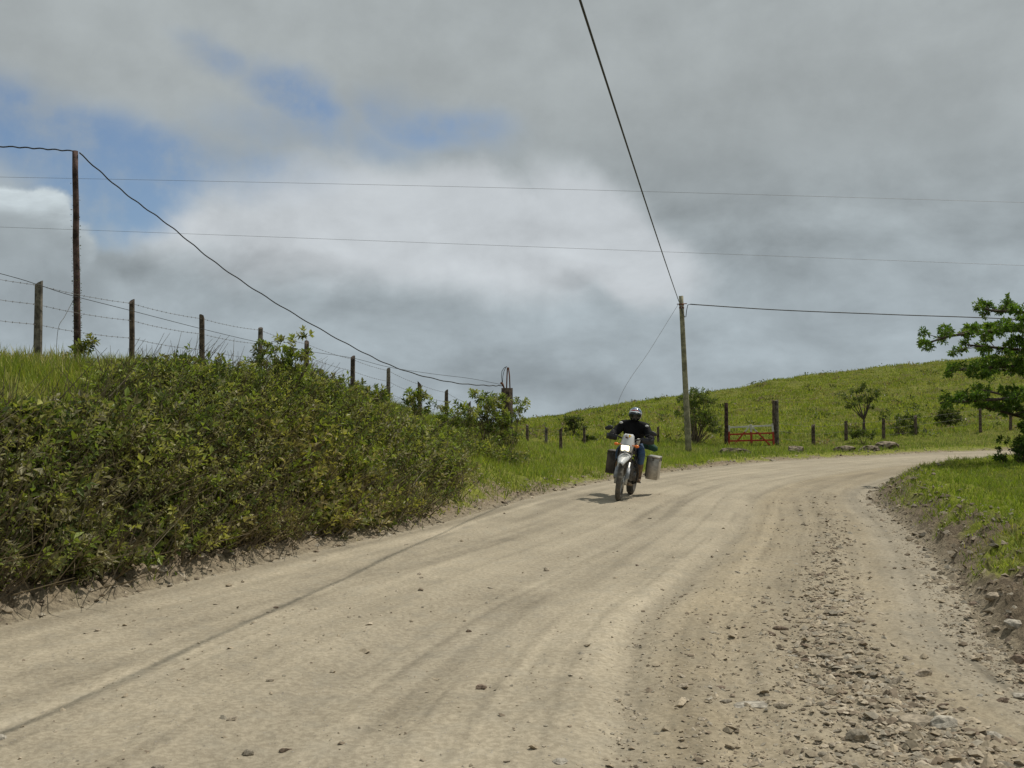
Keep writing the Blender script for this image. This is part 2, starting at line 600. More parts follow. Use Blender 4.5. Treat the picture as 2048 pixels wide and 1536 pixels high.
M_LEAF = leaf_mat('leaf')
M_GRASS = leaf_mat('grass_blade', .6, .35, .2)
M_ROAD = ground_mat('pale dirt road', 'road')
M_DIRT = ground_mat('crumbly dirt', 'dirt')
M_TURF = ground_mat('pasture turf', 'turf')

# ------------------------------------------------------------------ terrain
ROADC = np.array([.374, .323, .237])
DIRTC = np.array([.29, .235, .165])
TURFC = np.array([.195, .22, .042])

TRACK = spline([tuple(at(px, py, 3200 / (py - 820)).xy) for px, py in
                [(-300, 1590), (0, 1462), (130, 1412), (270, 1350), (400, 1282), (560, 1208), (680, 1152), (800, 1104), (940, 1052), (1100, 1003), (1190, 983)]], 5)


def terrain_colour(x, y, do, di, arc):
    n = len(x)
    r = np.hypot(x, y)
    road = (do <= 0) & (di <= 0)
    a, b = -do, -di
    u = a / np.maximum(a + b, .01)
    C = np.tile(ROADC, (n, 1))
    s1 = fbm(u * 22 + 3, arc * .16, 4)
    s2 = fbm(x * 1.3, y * 1.3, 4)
    s3 = fbm(u * 60, arc * .35, 3)
    s4 = fbm(x * 3.1 + 5, y * 3.1, 4)
    k = 1 + .10 * s1 + .13 * s2 + .10 * s3 + .10 * s4
    k -= .17 * sstep(fbm(u * 46 + 2, arc * .22, 3), .12, .5) * (.5 + .5 * sstep(u, .2, .4)) + .13 * sstep(fbm(u * 9 + 31, arc * .3 + 4, 4), .2, .55)
    for ui_, wd_, am_ in ((.25, .0035, .13), (.285, .003, .10), (.355, .004, .16), (.41, .003, .10), (.47, .005, .15), (.515, .003, .12), (.56, .004, .14), (.605, .003, .10), (.70, .005, .16), (.735, .004, .12), (.955, .006, .10)):
        wob_ = .012 * fbm(arc * .25 + ui_ * 90, arc * 0 + 5, 3)
        k -= 1.5 * am_ * np.exp(-((u - ui_ - wob_) / wd_) ** 2) * sstep(fbm(arc * .35 + ui_ * 50, u * 3, 3), -.35, .2)
    k += .10 * sstep(fbm(u * 34 + 12, arc * .18, 3), .15, .5)
    dust = .085 * np.exp(-((u - .58) / .05) ** 2) + .05 * np.exp(-((u - .28) / .06) ** 2) + .04 * np.exp(-((u - .72) / .03) ** 2)
    k += dust - .08 * np.exp(-((u - .43 - .01 * s1) / .03) ** 2) * (.5 + s2)
    k -= .20 * np.exp(-((u - .655 - .012 * fbm(arc * .5, arc * 0 + 3, 2)) / .013) ** 2) * (.75 + .6 * s2)
    C = C * k[:, None]
    grey = sstep(u, .68, .80) * (.55 + .3 * s2) + .5 * np.exp(-((u - .47) / .07) ** 2) * np.clip(.4 + s2, 0, 1)
    C = C * (1 - grey[:, None] * np.array([.13, .115, .08]))
    zone = (sstep(u, .64, .70) * (1 - sstep(u, .90, .94)))[:, None] * (.75 + .35 * s4[:, None])
    C = C * (1 - zone * np.array([.09, .125, .19]))
    td, _ = sdist(TRACK, x, y)
    td = np.abs(td + .03 * fbm(arc * .8, arc * 0 + 9, 3))
    tr = np.exp(-(td / np.interp(y, [4, 12, 20], [.034, .045, .07])) ** 2) * (.22 + .3 * fbm(x * 3, y * 3, 3)) * np.interp(y, [4, 10, 19], [1, .9, .5])
    C = C * (1 - np.clip(tr, 0, .55)[:, None] * np.array([1, .97, .93]))
    # pale crumbly line that the wheels leave along the left edge
    pl = np.exp(-((a - .42 - .05 * s2) / .05) ** 2) * .14 - np.exp(-((a - .18) / .12) ** 2) * .12
    C = C * (1 + pl[:, None])
    dd = np.maximum(do, di)
    C = np.where(road[:, None], C, 0)
    # banks: bare dirt turning into turf
    noise = fbm(x * 1.7, y * 1.7, 4)
    dirt_w = np.where(do > 0, np.interp(y, [8, 14, 20], [.9, .6, .35]), .62)
    g = sstep(dd + noise * .75, dirt_w * .55, dirt_w * 1.25)
    yel = .5 + .5 * fbm(x * .35, y * .35, 4)
    turf = TURFC * (1 + .25 * noise[:, None]) + np.array([.050, .035, .004]) * yel[:, None]
    brown = np.clip(fbm(x * .7 + 7, y * .7, 5) * 1.8 - .1, 0, .75)[:, None] * sstep(do, 8, 16)[:, None]
    turf = turf * (1 - brown) + np.array([.13, .105, .045]) * brown
    lush = (di > 0)
    turf = np.where(lush[:, None], np.array([.19, .22, .03]) * (1 + .25 * noise[:, None]), turf)
    dk = np.where((di > 0)[:, None], DIRTC * .74, DIRTC)
    side = (dk * (1 + .2 * noise[:, None])) * (1 - g[:, None]) + turf * g[:, None]
    # soften road to dirt
    e = sstep(dd, 0, .3)[:, None]
    side = side * e + ROADC * .85 * (1 - e)
    return np.where(road[:, None], C, side)


ths = np.concatenate([np.linspace(-math.pi, -.64, 34)[:-1], np.linspace(-.64, .64, 460), np.linspace(.64, math.pi, 34)[1:]])
rs = np.concatenate([[.15, .6, 1.2, 2.0, 2.8], np.geomspace(3.4, 60, 440), np.geomspace(60, 105, 52)[1:], np.geomspace(105, 5200, 34)[1:]])
TH, RR = np.meshgrid(ths, rs)
X, Y = (np.sin(TH) * RR).ravel(), (np.cos(TH) * RR).ravel()
Z = height(X, Y)
do_, arc_ = sdist(OUTER, X, Y)
di_ = -sdist(INNER, X, Y)[0]
CC = terrain_colour(X, Y, do_, di_, arc_)
nt, nr = len(ths), len(rs)
I, J = np.meshgrid(np.arange(nr - 1), np.arange(nt - 1), indexing='ij')
q = (I * nt + J).ravel()
Q = np.stack([q, q + 1, q + nt + 1, q + nt], 1)[:, ::-1]
fc = lambda A: A[Q].mean(1)
fo, fi, fr = fc(do_), fc(di_), np.hypot(fc(X), fc(Y))
fx = fc(X)
is_road = (fo <= 0) & (fi <= 0)
lab = np.where(is_road, 0, np.where(fo > 0, np.where(fo < 1.6, 1, 2), np.where(fi < 1.5, 3, 4)))
lab = np.where((lab == 2) & ((fo > 9) & (fx > -4)), 5, lab)
VT = np.stack([X, Y, Z], 1)
NAMES = {0: ('road', M_ROAD), 1: ('roadside_dirt', M_DIRT), 2: ('bank', M_TURF), 3: ('roadside_ground', M_DIRT), 4: ('ground', M_TURF), 5: ('hill', M_TURF)}
SURF = {}
for k_, (nm, mt) in NAMES.items():
    fs = Q[lab == k_]
    ids, inv = np.unique(fs, return_inverse=True)
    me = np_mesh(nm, VT[ids], inv.reshape(-1, 4), CC[ids], smooth=True)
    SURF[nm] = link(nm, me, mt, kind='structure')

# ------------------------------------------------------------------ vegetation
def ok_rand(x0, x1, y0, y1, n):
    return RNG.uniform(x0, x1, n), RNG.uniform(y0, y1, n)


GREENS = np.array([[.19, .24, .052], [.26, .31, .068], [.09, .125, .032], [.35, .35, .10], [.20, .20, .08]])
DUSTY = np.array([[.29, .26, .14], [.20, .18, .095], [.20, .22, .09], [.36, .33, .21]])


def sprays(acc, B, T, k, L, Wd, cols, spread=1.0, stem=(.10, .075, .045), r=.004, start=.25, gather=1.6):
    """stems from B to T, each with k leaves in whorls towards its end"""
    n = len(B)
    add_sticks(acc, B, T, r * 1.3, r * .6, np.array(stem))
    ax = unit(T - B)
    e1 = unit(np.cross(ax, np.tile([[.31, .17, .9]], (n, 1))))
    e2 = np.cross(ax, e1)
    ph = RNG.uniform(0, 6.28, n)
    for j in range(k):
        f = start + (1 - start) * (1 - (1 - (j + .5) / k) ** gather)
        a = ph + j * 2.4 + RNG.normal(0, .2, n)
        f = np.clip(f + RNG.normal(0, .03, n), 0, 1)[:, None]
        P = B + (T - B) * f
        rad = e1 * np.cos(a)[:, None] + e2 * np.sin(a)[:, None]
        Dr = rad * spread + ax * (.35 + .5 * f) + RNG.normal(0, .18, (n, 3))
        s = RNG.uniform(.7, 1.25, n)
        Cj = cols * RNG.uniform(.75, 1.3, (n, 1)) * (1 + .0 * f)
        add_leaves(acc, P, Dr, L * s, Wd * s, Cj)


def bank_cols(n, dusty):
    c = GREENS[RNG.integers(0, len(GREENS), n)]
    d = DUSTY[RNG.integers(0, len(DUSTY), n)]
    return np.where((RNG.random(n) < dusty)[:, None], d, c)


# the thicket that covers the cut bank
acc = Acc()
x, y = ok_rand(-12, 2.5, 1.5, 29, 185000)
do, arc = sdist(OUTER, x, y)
pxl = 1024 + FPX * x / y
nz = fbm(x * .55, y * .55, 3)
nz2 = fbm(x * 1.6 + 4, y * 1.6, 3)
# its upper edge: close to the fence in the middle, lower on the left, gone on the open nose
top = np.interp(pxl, [-400, 60, 200, 330, 600, 700, 900, 1010, 1060], [1.5, 1.7, 2.9, 3.4, 3.3, 2.5, 2.4, 2.7, 1.6]) + nz * .7
dens = np.interp(pxl, [-400, 560, 700, 900, 1000, 1060], [1, 1, .50, .50, .35, .0]) * np.interp(y, [3, 12, 20, 29], [1, .85, .6, .5])
gap = sstep(nz2, -.35, .05)
grassy = (pxl > 630) & (pxl < 930) & (do > 1.0) & (fbm(x * .7 + 2, y * .7, 3) > -.30)
dens = dens * np.where(grassy, .30, 1)
m = (do > np.interp(y, [7, 9, 12, 18], [.30, .32, .26, .22]) + .12 * nz) & (do < top) & (RNG.random(len(x)) < dens * (.25 + .75 * gap)) & (pxl > -500) & (pxl < 1070) & (pxl < np.interp(do, [0, 1, 2, 3], [840, 890, 960, 1030]) + 90 * nz)
x, y, do, pxl, nz, top_k = x[m], y[m], do[m], pxl[m], nz[m], top[m]
z = height(x, y)
n = len(x)
eps = .15
gx = (plateau(x + eps, y) - plateau(x, y)) / eps
# down-slope direction: towards the road
d1, _ = sdist(OUTER, x + eps, y)
d2, _ = sdist(OUTER, x, y + eps)
down = -unit(np.stack([(d1 - do), (d2 - do), np.zeros(n)], 1))
edge_f = sstep(do, -.3, 1.2)
hgt = RNG.uniform(.18, .58, n) * (.5 + .5 * edge_f) * (1 + .35 * nz) * np.interp(pxl, [0, 150, 300, 600, 900, 1060], [.7, .75, .95, .85, .75, .5])
lump = fbm(x * 1.1 + 20, y * 1.1, 3)
hgt = hgt * np.clip(1 + 1.0 * lump, .35, 1.6) * (1 - .50 * sstep(do, top_k - 1.7, top_k - .2))
T = np.stack([x, y, z], 1) + np.stack([RNG.normal(0, .16, n), RNG.normal(0, .16, n), hgt], 1) + down * (RNG.uniform(.0, .42, n) * edge_f)[:, None]
B = np.stack([x, y, z - .05], 1)
dusty = np.clip(.58 - .26 * (do - .5) + .25 * nz, .05, .7) * np.interp(y, [4, 14, 22], [1, .8, .35])
cols = np.where((RNG.random(n) < dusty)[:, None], DUSTY[RNG.integers(0, 4, n)], GREENS[RNG.integers(0, 5, n)])
warm = sstep(fbm(x * .4 + 9, y * .4, 3), -.1, .5)[:, None]
cols = cols * (1 - .4 * warm) + cols * np.array([1.4, 1.15, .8]) * .4 * warm
far = y > 15
spec = fbm(x * .8 + 40, y * .8, 3) + RNG.normal(0, .25, n)
for sel, k, L, Wd in ((~far & (spec < -.12), 22, .047, .019), (~far & (spec >= -.12) & (spec < .30), 17, .068, .030), (~far & (spec >= .30), 11, .098, .050), (far & (spec < .2), 13, .080, .036), (far & (spec >= .2), 10, .105, .048)):
    sprays(acc, B[sel], T[sel], k, L, Wd, cols[sel], r=.0045)
print('thicket stems', n)
# taller leafy shoots that break the top edge
ns = 260
sx, sy = ok_rand(-10, 0, 7, 27, 9000)
sdo, _ = sdist(OUTER, sx, sy)
spx = 1024 + FPX * sx / sy
stop = np.interp(spx, [-400, 60, 200, 330, 600, 700, 900, 1010, 1060], [1.5, 1.7, 2.9, 3.4, 3.3, 2.5, 2.4, 2.7, 1.6])
sm = (sdo > stop - 1.8) & (sdo < stop + .2) & (spx > 60) & (spx < 1000)
sx, sy = sx[sm][:ns], sy[sm][:ns]
sz = height(sx, sy)
ns = len(sx)
B = np.stack([sx, sy, sz], 1)
T = B + np.stack([RNG.normal(0, .1, ns), RNG.normal(0, .1, ns), RNG.uniform(.15, .42, ns)], 1)
sprays(acc, B, T, 16, .09, .034, bank_cols(ns, .05), r=.006, start=.45)
# dry twigs and stalks
tn = 4200
i = RNG.integers(0, n, tn)
A = np.stack([x[i], y[i], z[i]], 1) + RNG.normal(0, .1, (tn, 3)) + down[i] * .1
Bt = A + np.stack([RNG.normal(0, .2, tn), RNG.normal(0, .2, tn), RNG.uniform(.1, .6, tn)], 1) + down[i] * .25
add_sticks(acc, A, Bt, .006, .002, np.array([.26, .21, .14]) * RNG.uniform(.5, 1.2, (tn, 1)))
link('bank_undergrowth', acc.mesh('bank_undergrowth'), M_LEAF, label='dense dusty green thicket covering the cut bank beside the road', category='undergrowth', kind='stuff')

# ---- grass
YEL = np.array([[.24, .29, .05], [.33, .33, .08], [.18, .23, .04], [.44, .39, .19]])
LUSH = np.array([[.22, .29, .03], [.27, .32, .04], [.16, .225, .028], [.34, .32, .09]])


def grass(name, label, x, y, hr, wr, pal, tuft=5, rad=.06, lean=.5, cm=.25):
    n = len(x)
    acc = Acc()
    if n:
        xx = np.repeat(x, tuft) + RNG.normal(0, rad, n * tuft)
        yy = np.repeat(y, tuft) + RNG.normal(0, rad, n * tuft)
        z = height(xx, yy) - .02
        cl_ = .5 + .5 * fbm(xx * 1.9, yy * 1.9, 3)
        h = np.repeat(RNG.uniform(*hr, n), tuft) * RNG.uniform(.4, 1.2, n * tuft) * (.55 + .9 * cl_)
        wd = RNG.uniform(*wr, n * tuft)
        pn = np.clip((fbm(xx * .6 + 3, yy * .6, 3) * .5 + .5) * len(pal) + RNG.normal(0, .7, n * tuft), 0, len(pal) - 1).astype(int)
        C = pal[pn] * RNG.uniform(1 - cm, 1 + cm, (n * tuft, 1)) * np.repeat(RNG.uniform(.65, 1.25, (n, 1)), tuft, 0)
        add_blades(acc, np.stack([xx, yy, z], 1), h, wd, C, lean)
    link(name, acc.mesh(name), M_GRASS, label=label, category='grass', kind='stuff')
    print(name, n * tuft)


# bank top and the grassy patches of the face
x, y = ok_rand(-13, 3, 5, 42, 60000)
do, _ = sdist(OUTER, x, y)
pxl = 1024 + FPX * x / y
top = np.interp(pxl, [-400, 60, 200, 330, 600, 700, 900, 1010, 1060], [1.5, 1.7, 2.9, 3.4, 3.3, 2.5, 2.4, 2.7, 1.6])
patch = (pxl > 620) & (pxl < 1000) & (do > 1.2) & (fbm(x * .7 + 2, y * .7, 3) > -.30)
m = ((do > top - 1.0) | patch) & (do < 12) & (pxl > -150) & (pxl < 1040) & (RNG.random(len(x)) < np.interp(y, [5, 15, 40], [1, .9, .35]))
grass('bank_grass', 'yellow green tall grass on top of the left bank below the fence', x[m], y[m], (.10, .27), (.012, .024), YEL, 5, .07, .8)
# the nose of the bank and its verge
x, y = ok_rand(-3.5, 9.5, 13, 42, 38000)
do, _ = sdist(OUTER, x, y)
pxl = 1024 + FPX * x / y
m = (do > .12 + .35 * RNG.random(len(x))) & (do < 13) & (pxl > 760) & (pxl < 1420) & (RNG.random(len(x)) < sstep(do, .0, .8) * (1 - .6 * sstep(do, 6, 13)))
VER = np.array([[.29, .36, .06], [.35, .38, .085], [.22, .29, .05], [.43, .40, .17]])
grass('verge_grass', 'bright green grass on the verge sloping down behind the motorcycle', x[m], y[m], (.06, .20), (.014, .028), VER, 5, .10, .9)
# the grass inside the bend
x, y = ok_rand(3.5, 19, 4.5, 30, 60000)
di = -sdist(INNER, x, y)[0]
pxl = 1024 + FPX * x / y
m = (di > .50 + .30 * fbm(x * 2, y * 2, 2)) & (pxl < 2200) & (RNG.random(len(x)) < np.interp(y, [4, 12, 30], [1, .8, .45]))
# stray tufts on the crumbled edge
m2 = (di > .2) & (di < 1.0) & (pxl < 2200) & (fbm(x * 1.6, y * 1.6, 2) > .0) & (RNG.random(len(x)) < .8)
m = m | m2
grass('inside_grass', 'lush bright green grass inside the bend on the right', x[m], y[m], (.035, .13), (.009, .018), LUSH, 8, .07, 1.3, .4)
# small weeds on the dirt under the thicket
x, y = ok_rand(-7, 4, 3, 24, 9000)
do, _ = sdist(OUTER, x, y)
m = (do > .12) & (do < 1.0) & (fbm(x * 1.3, y * 1.3, 3) > .05)
grass('edge_weeds', 'low green weeds growing on the dirt strip below the thicket', x[m], y[m], (.04, .13), (.012, .022), LUSH * .75, 6, .05, 1.0)
# far verge beyond the road
x, y = ok_rand(4, 36, 25, 56, 30000)
do, _ = sdist(OUTER, x, y)
pxl = 1024 + FPX * x / y
m = (do > .5 + .5 * RNG.random(len(x))) & (do < 9) & (pxl < 2250) & (pxl > 1330)
grass('roadside_grass', 'rough green grass along the fence foot across the road', x[m], y[m], (.05, .22), (.02, .04), VER * np.array([.85, .88, .9]), 4, .14, .9)
# hillside tussocks
x, y = ok_rand(-3, 62, 38, 100, 60000)
do, _ = sdist(OUTER, x, y)
pxl = 1024 + FPX * x / y
dens = sstep(fbm(x * .25, y * .25, 4), -.5, .2)
m = (do > 6) & (do < 47) & (pxl < 2200) & (pxl > 1000) & (RNG.random(len(x)) < .35 + .5 * dens)
HILLG = np.array([[.27, .32, .055], [.32, .34, .06], [.22, .28, .045], [.36, .34, .11], [.29, .29, .08]])
grass('hill_grass', 'tussocky olive pasture grass covering the hillside', x[m], y[m], (.06, .24), (.05, .10), HILLG, 5, .24, 1.0, .22)


# darker scrubby tufts dotted over the hill
acc = Acc()
k = 700
x, y = ok_rand(-2, 60, 40, 96, k)
do, _ = sdist(OUTER, x, y)
keep = (do > 5) & (do < 48) & (fbm(x * .22 + 3, y * .22, 3) > -.12) & (np.abs(x / y - .25) < .35)
x, y = x[keep], y[keep]
z = height(x, y)
rr0 = RNG.uniform(.12, .38, len(x))
big = RNG.random(len(x)) < .04
rr0 = np.where(big, rr0 * 2.0, rr0)
tone = np.where(RNG.random((len(x), 1)) < .3, np.array([[.26, .20, .13]]), np.array([[.10, .12, .035]]))
for j in range(16):
    o = RNG.normal(0, 1, (len(x), 3)) * rr0[:, None] * np.array([.7, .7, .3])
    o[:, 2] = np.abs(o[:, 2])
    add_leaves(acc, np.stack([x, y, z], 1) + o, o + RNG.normal(0, .2, o.shape), .22, .10, tone * RNG.uniform(.6, 1.3, (len(x), 1)))
link('hill_scrub', acc.mesh('hill_scrub'), M_LEAF, label='small dark and dry scrub tufts dotted over the grassy hill', category='undergrowth', kind='stuff')


# ---- shrubs and trees that can be told apart
def curve_pts(a, b, bend=.12, n=4):
    a, b = Vector(a), Vector(b)
    off = Vector([random.uniform(-1, 1) * bend * (b - a).length for _ in range(3)])
    return [a.lerp(b, t) + off * math.sin(t * math.pi) for t in [i / n for i in range(n + 1)]]


M_BARK = mat('bark', (.17, .13, .09), .9, var=.3, scale=14, bump=.5)
M_BARKD = mat('dark bark', (.095, .075, .055), .9, var=.3, scale=14, bump=.5)


def plant(name, label, cat, base, clumps, leaf, pal, stems=None, tw=26, group=None, trunk_r=.03, lw=.42, bark=None, k=9, tl=1.0, clean=0):
    """base point; clumps = [(centre, radius)]; stems join the base to the clumps"""
    base = Vector(base)
    root = empty(name, base, label=label, category=cat, group=group)
    bm = bmesh.new()
    fork = stems or base
    if stems is not None:
        fork = Vector(stems)
        tube(bm, [p - base for p in curve_pts(base - Vector((0, 0, .08)), fork, .05)], [trunk_r * (1 - .12 * i) for i in range(5)], 7)
    for c, r_ in clumps:
        c = Vector(c)
        L_ = (c - fork).length
        r0 = trunk_r * (.55 if stems is not None else .8) * min(1.2, .6 + L_ * .15)
        tube(bm, [p - base for p in curve_pts(fork - Vector((0, 0, .03)), c, .10)], [r0 * (1 - .19 * i) for i in range(5)], 5)
    bm_obj('trunk', bm, bark or M_BARK, root)
    acc = Acc()
    for c, r_ in clumps:
        c = np.array(c, float)
        n = max(5, int(tw * (r_ / .4) ** 2)) if tw > 0 else 8
        d = unit(RNG.normal(0, 1, (n, 3)) * np.array([1, 1, .75]))
        d[:, 2] = np.abs(d[:, 2]) * RNG.choice([1, 1, -.5], n)
        T = c + d * (r_ * RNG.uniform(.45, 1.05, (n, 1)))
        Bs = c + d * r_ * .12 + RNG.normal(0, r_ * .15, (n, 3)) * np.array([1, 1, .5])
        cc = pal[RNG.integers(0, len(pal), n)]
        sprays(acc, Bs, T, k, leaf, leaf * lw, cc, r=.004 * (leaf / .08), start=.3, stem=(.12, .095, .06))
    me = acc.mesh('crown')
    me.transform(Matrix.Translation(-base))
    link('crown', me, M_LEAF, root)
    return root


def bush(name, label, px, py_base, py_top, Y, wpx, nst, leaf, pal, group=None, z=None, low=.35, r_=.22, tw=16, **kw):
    b = ground_at(px, Y)
    zt = at(px, py_top, Y).z
    wd = wpx / FPX * Y
    cl = []
    for i in range(nst):
        f = random.uniform(low, 1)
        a = random.uniform(0, 6.28)
        ww = wd * .5 * math.sqrt(random.random()) * (1.15 - .5 * max(0, f - .5))
        rr = r_ * random.uniform(.7, 1.2)
        zz = b.z + (zt - b.z) * f - rr * .6
        cl.append(((b.x + math.cos(a) * ww, b.y + math.sin(a) * ww * .8, max(zz, b.z + .1)), rr))
    return plant(name, label, 'shrub', b, cl, leaf, pal, group=group, tw=tw, **kw)


BANKP = GREENS * 1.05
SG = 'shrubs along the left fence'
bush('leafy_shrub', 'tall airy green shrub rising beside the fourth fence post of the left bank', 573, 760, 655, 14.5, 95, 26, .085, BANKP, SG, tw=15, r_=.19, trunk_r=.02)
bush('leafy_shrub', 'small leafy shrub wrapped round the fourth post of the left fence', 522, 745, 672, 17.6, 44, 7, .085, BANKP, SG, tw=12, r_=.16, trunk_r=.014)
bush('leafy_shrub', 'dense dark shrub between the fifth and sixth fence posts on the left bank', 655, 790, 735, 18.5, 105, 15, .09, BANKP * .85, SG, tw=16, r_=.24, trunk_r=.016)
bush('leafy_shrub', 'rounded shrub with thin top twigs between the sixth and seventh left fence posts', 738, 815, 758, 20, 60, 14, .09, BANKP * .8, SG, tw=15, r_=.2, trunk_r=.014)
bush('leafy_shrub', 'upright shrub hiding the eighth post of the left fence', 843, 850, 768, 21.5, 56, 13, .10, BANKP, SG, tw=14, r_=.2, trunk_r=.016)
bush('leafy_shrub', 'wide low shrub before the last two left fence posts', 905, 868, 806, 22, 110, 19, .10, BANKP, SG, tw=17, r_=.25, trunk_r=.016)
bush('leafy_shrub', 'tall shrub growing on the near side of the thick cable stub', 972, 885, 780, 25.5, 84, 24, .11, BANKP, SG, tw=17, r_=.27, trunk_r=.02)
bush('leafy_shrub', 'thin bent shrub just past the thick cable stub with bare lower twigs', 1032, 870, 792, 27.2, 46, 10, .10, BANKP * 1.05, SG, tw=9, r_=.2, low=.5, trunk_r=.016)
bush('leafy_shrub', 'low shrub at the foot of the left pole', 165, 700, 668, 15.6, 60, 7, .08, BANKP * .8, SG, tw=8, r_=.14, trunk_r=.01)
bush('leafy_shrub', 'bushy green shrub covering the foot of the thick cable stub', 1006, 905, 818, 25.6, 56, 16, .10, BANKP * .95, SG, tw=17, r_=.24, trunk_r=.016)
bush('leafy_shrub', 'drooping leafy shrub on the end of the bank below the cable stub', 960, 915, 850, 22.5, 84, 11, .10, BANKP * .9, SG, tw=13, r_=.22, trunk_r=.014)

DK = np.array([[.085, .115, .028], [.11, .14, .035], [.07, .09, .025], [.14, .155, .05]])
HG = 'shrubs on the hillside'
bush('hill_shrub', 'tall many stemmed shrub right behind the weathered utility pole', 1390, 895, 768, 40.5, 88, 26, .14, DK * 1.5, HG, tw=13, r_=.36, low=.32, trunk_r=.045)
bush('hill_shrub', 'dark bush standing on the hill just behind the motorcyclist', 1150, 880, 828, 46, 34, 9, .15, DK * .9, HG, tw=12, r_=.3, trunk_r=.03)
bush('hill_shrub', 'low bush at the foot of the small round tree', 1726, 885, 858, 42, 44, 9, .13, DK, HG, tw=12, r_=.25, trunk_r=.02)
bush('hill_shrub', 'open twiggy shrub between two fence posts near the small round tree', 1795, 872, 806, 46, 62, 13, .15, DK * 1.1, HG, tw=8, r_=.36, low=.25, trunk_r=.03)
bush('hill_shrub', 'dark rounded bush on the hill farthest along the fence', 1893, 860, 817, 50, 44, 13, .15, DK * .85, HG, tw=14, r_=.34, trunk_r=.035)
bush('hill_shrub', 'tiny bush just behind the far posts of the bank end', 1173, 893, 866, 43, 18, 5, .13, DK * .9, HG, tw=9, r_=.16, trunk_r=.02)

# the small round tree on the hill
b = ground_at(1727, 46)
fk = at(1728, 838, 46)
cl = []
for (cx, cy, rp) in [(1700, 797, .42), (1712, 785, .4), (1728, 779, .45), (1745, 783, .38), (1748, 797, .42), (1730, 800, .5), (1700, 812, .3), (1714, 806, .4), (1742, 812, .3)]:
    p = at(cx, cy, 46 + random.uniform(-.6, .6))
    cl.append((tuple(p), rp * .8))
plant('round_tree', 'small round crowned tree with a forked bare trunk on the hillside', 'tree', b, cl, .15, DK, stems=tuple(fk), tw=12, trunk_r=.09, bark=M_BARKD)

# the big tree that reaches in from the right
TB = Vector((14.0, 23.6, 0))
TB.z = hz(14.0, 23.6)
trunk_top = at(2150, 640, 23.6)
root = empty('spreading_tree', TB, label='large dark green tree with layered horizontal branches reaching in from the right', category='tree')
limbs = [  # (start height on trunk, [px, py, depth ...]) towards the branch end
    (3.3, [(2060, 625, 23.0), (1990, 622, 22.7), (1965, 617, 22.6)]),
    (3.6, [(2080, 612, 24.2), (2047, 606, 24.4)]),
    (3.0, [(2040, 660, 22.5), (1975, 662, 22.0), (1900, 672, 21.6), (1852, 687, 21.5)]),
    (2.7, [(2050, 700, 23.2), (1990, 695, 23.0), (1935, 690, 22.8)]),
    (2.3, [(2040, 732, 22.6), (1970, 735, 22.2), (1895, 742, 22.0)]),
    (2.2, [(2060, 745, 24.4), (2000, 740, 24.6), (1950, 728, 24.8)]),
    (1.7, [(2050, 795, 22.0), (1975, 800, 21.7), (1880, 806, 21.6)]),
    (1.5, [(2060, 800, 23.4), (2010, 790, 23.8), (1965, 780, 24.0)]),
    (1.2, [(2050, 835, 22.6), (2000, 822, 22.4), (1955, 812, 22.2)]),
    (2.6, [(2110, 690, 21.4), (2080, 700, 20.6)]),
    (1.6, [(2110, 780, 21.4), (2070, 790, 20.8)]),
    (.9, [(2100, 870, 22.4), (2050, 880, 21.8)]),
]
bm = bmesh.new()
tt = Vector((TB.x + .1, TB.y, 4.6))
tube(bm, [p - TB for p in curve_pts(TB - Vector((0, 0, .1)), tt, .04, 6)], [.22, .20, .18, .15, .12, .09, .05], 9)
clumps = []
for hgt, path in limbs:
    P = [TB + Vector((.05, 0, hgt - TB.z - .3))] + [at(*q) for q in path]
    tube(bm, [p - TB for p in P], [.065] + [.045 * (1 - i / (len(P) + .3)) + .008 for i in range(1, len(P))], 5)
    for i in range(1, len(P)):
        a, c = P[i - 1], P[i]
        nn = max(1, int((c - a).length / .17))
        for j in range(nn):
            t = (j + 1) / nn
            if i == 1 and t < .3:
                continue
            q = a.lerp(c, t)
            tip = i == len(P) - 1 and t > .75
            for kk in range(1 if tip else 2):
                o = Vector((random.gauss(0, .13), random.gauss(0, .5), random.gauss(.06, .085))) * (.5 if tip else 1)
                clumps.append((q + o, .11 if tip else random.uniform(.10, .17)))
                if not tip:
                    tube(bm, [q - TB, q + o - TB], [.012, .005], 4)
for i in range(130):           # the crown's body beyond the frame
    a = random.uniform(0, 6.28)
    rr = 2.6 * math.sqrt(random.random())
    clumps.append((Vector((TB.x + .9 + rr * math.cos(a) * .9, TB.y + rr * math.sin(a), random.uniform(1.3, 4.9 - .3 * rr))), .35))
bm_obj('trunk', bm, M_BARKD, root)
TP = np.array([[.10, .18, .026], [.13, .22, .032], [.075, .13, .022], [.18, .25, .045]])
acc = Acc()
for c, r_ in clumps:
    c = np.array(c)
    n = 12 if r_ < .3 else 22
    d = unit(RNG.normal(0, 1, (n, 3)) * np.array([1, 1, .55]))
    T = c + d * (r_ * RNG.uniform(.4, 1.1, (n, 1)))
    sprays(acc, c + d * r_ * .1, T, 7, .085, .042, TP[RNG.integers(0, 4, n)] * (1 + .0), r=.003, start=.2)
me = acc.mesh('crown')
me.transform(Matrix.Translation(-TB))
link('crown', me, M_LEAF, root)
# undergrowth at its foot by the road, tree shade put into its leaf colour
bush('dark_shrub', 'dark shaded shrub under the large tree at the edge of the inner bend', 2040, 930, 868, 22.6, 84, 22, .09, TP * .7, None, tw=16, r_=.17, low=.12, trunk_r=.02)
bush('dark_shrub', 'thin sapling with a few round leaf clumps at the end of the inside grass', 2003, 925, 885, 22.0, 26, 5, .08, TP * .7, None, tw=7, r_=.09, low=.4, trunk_r=.008)

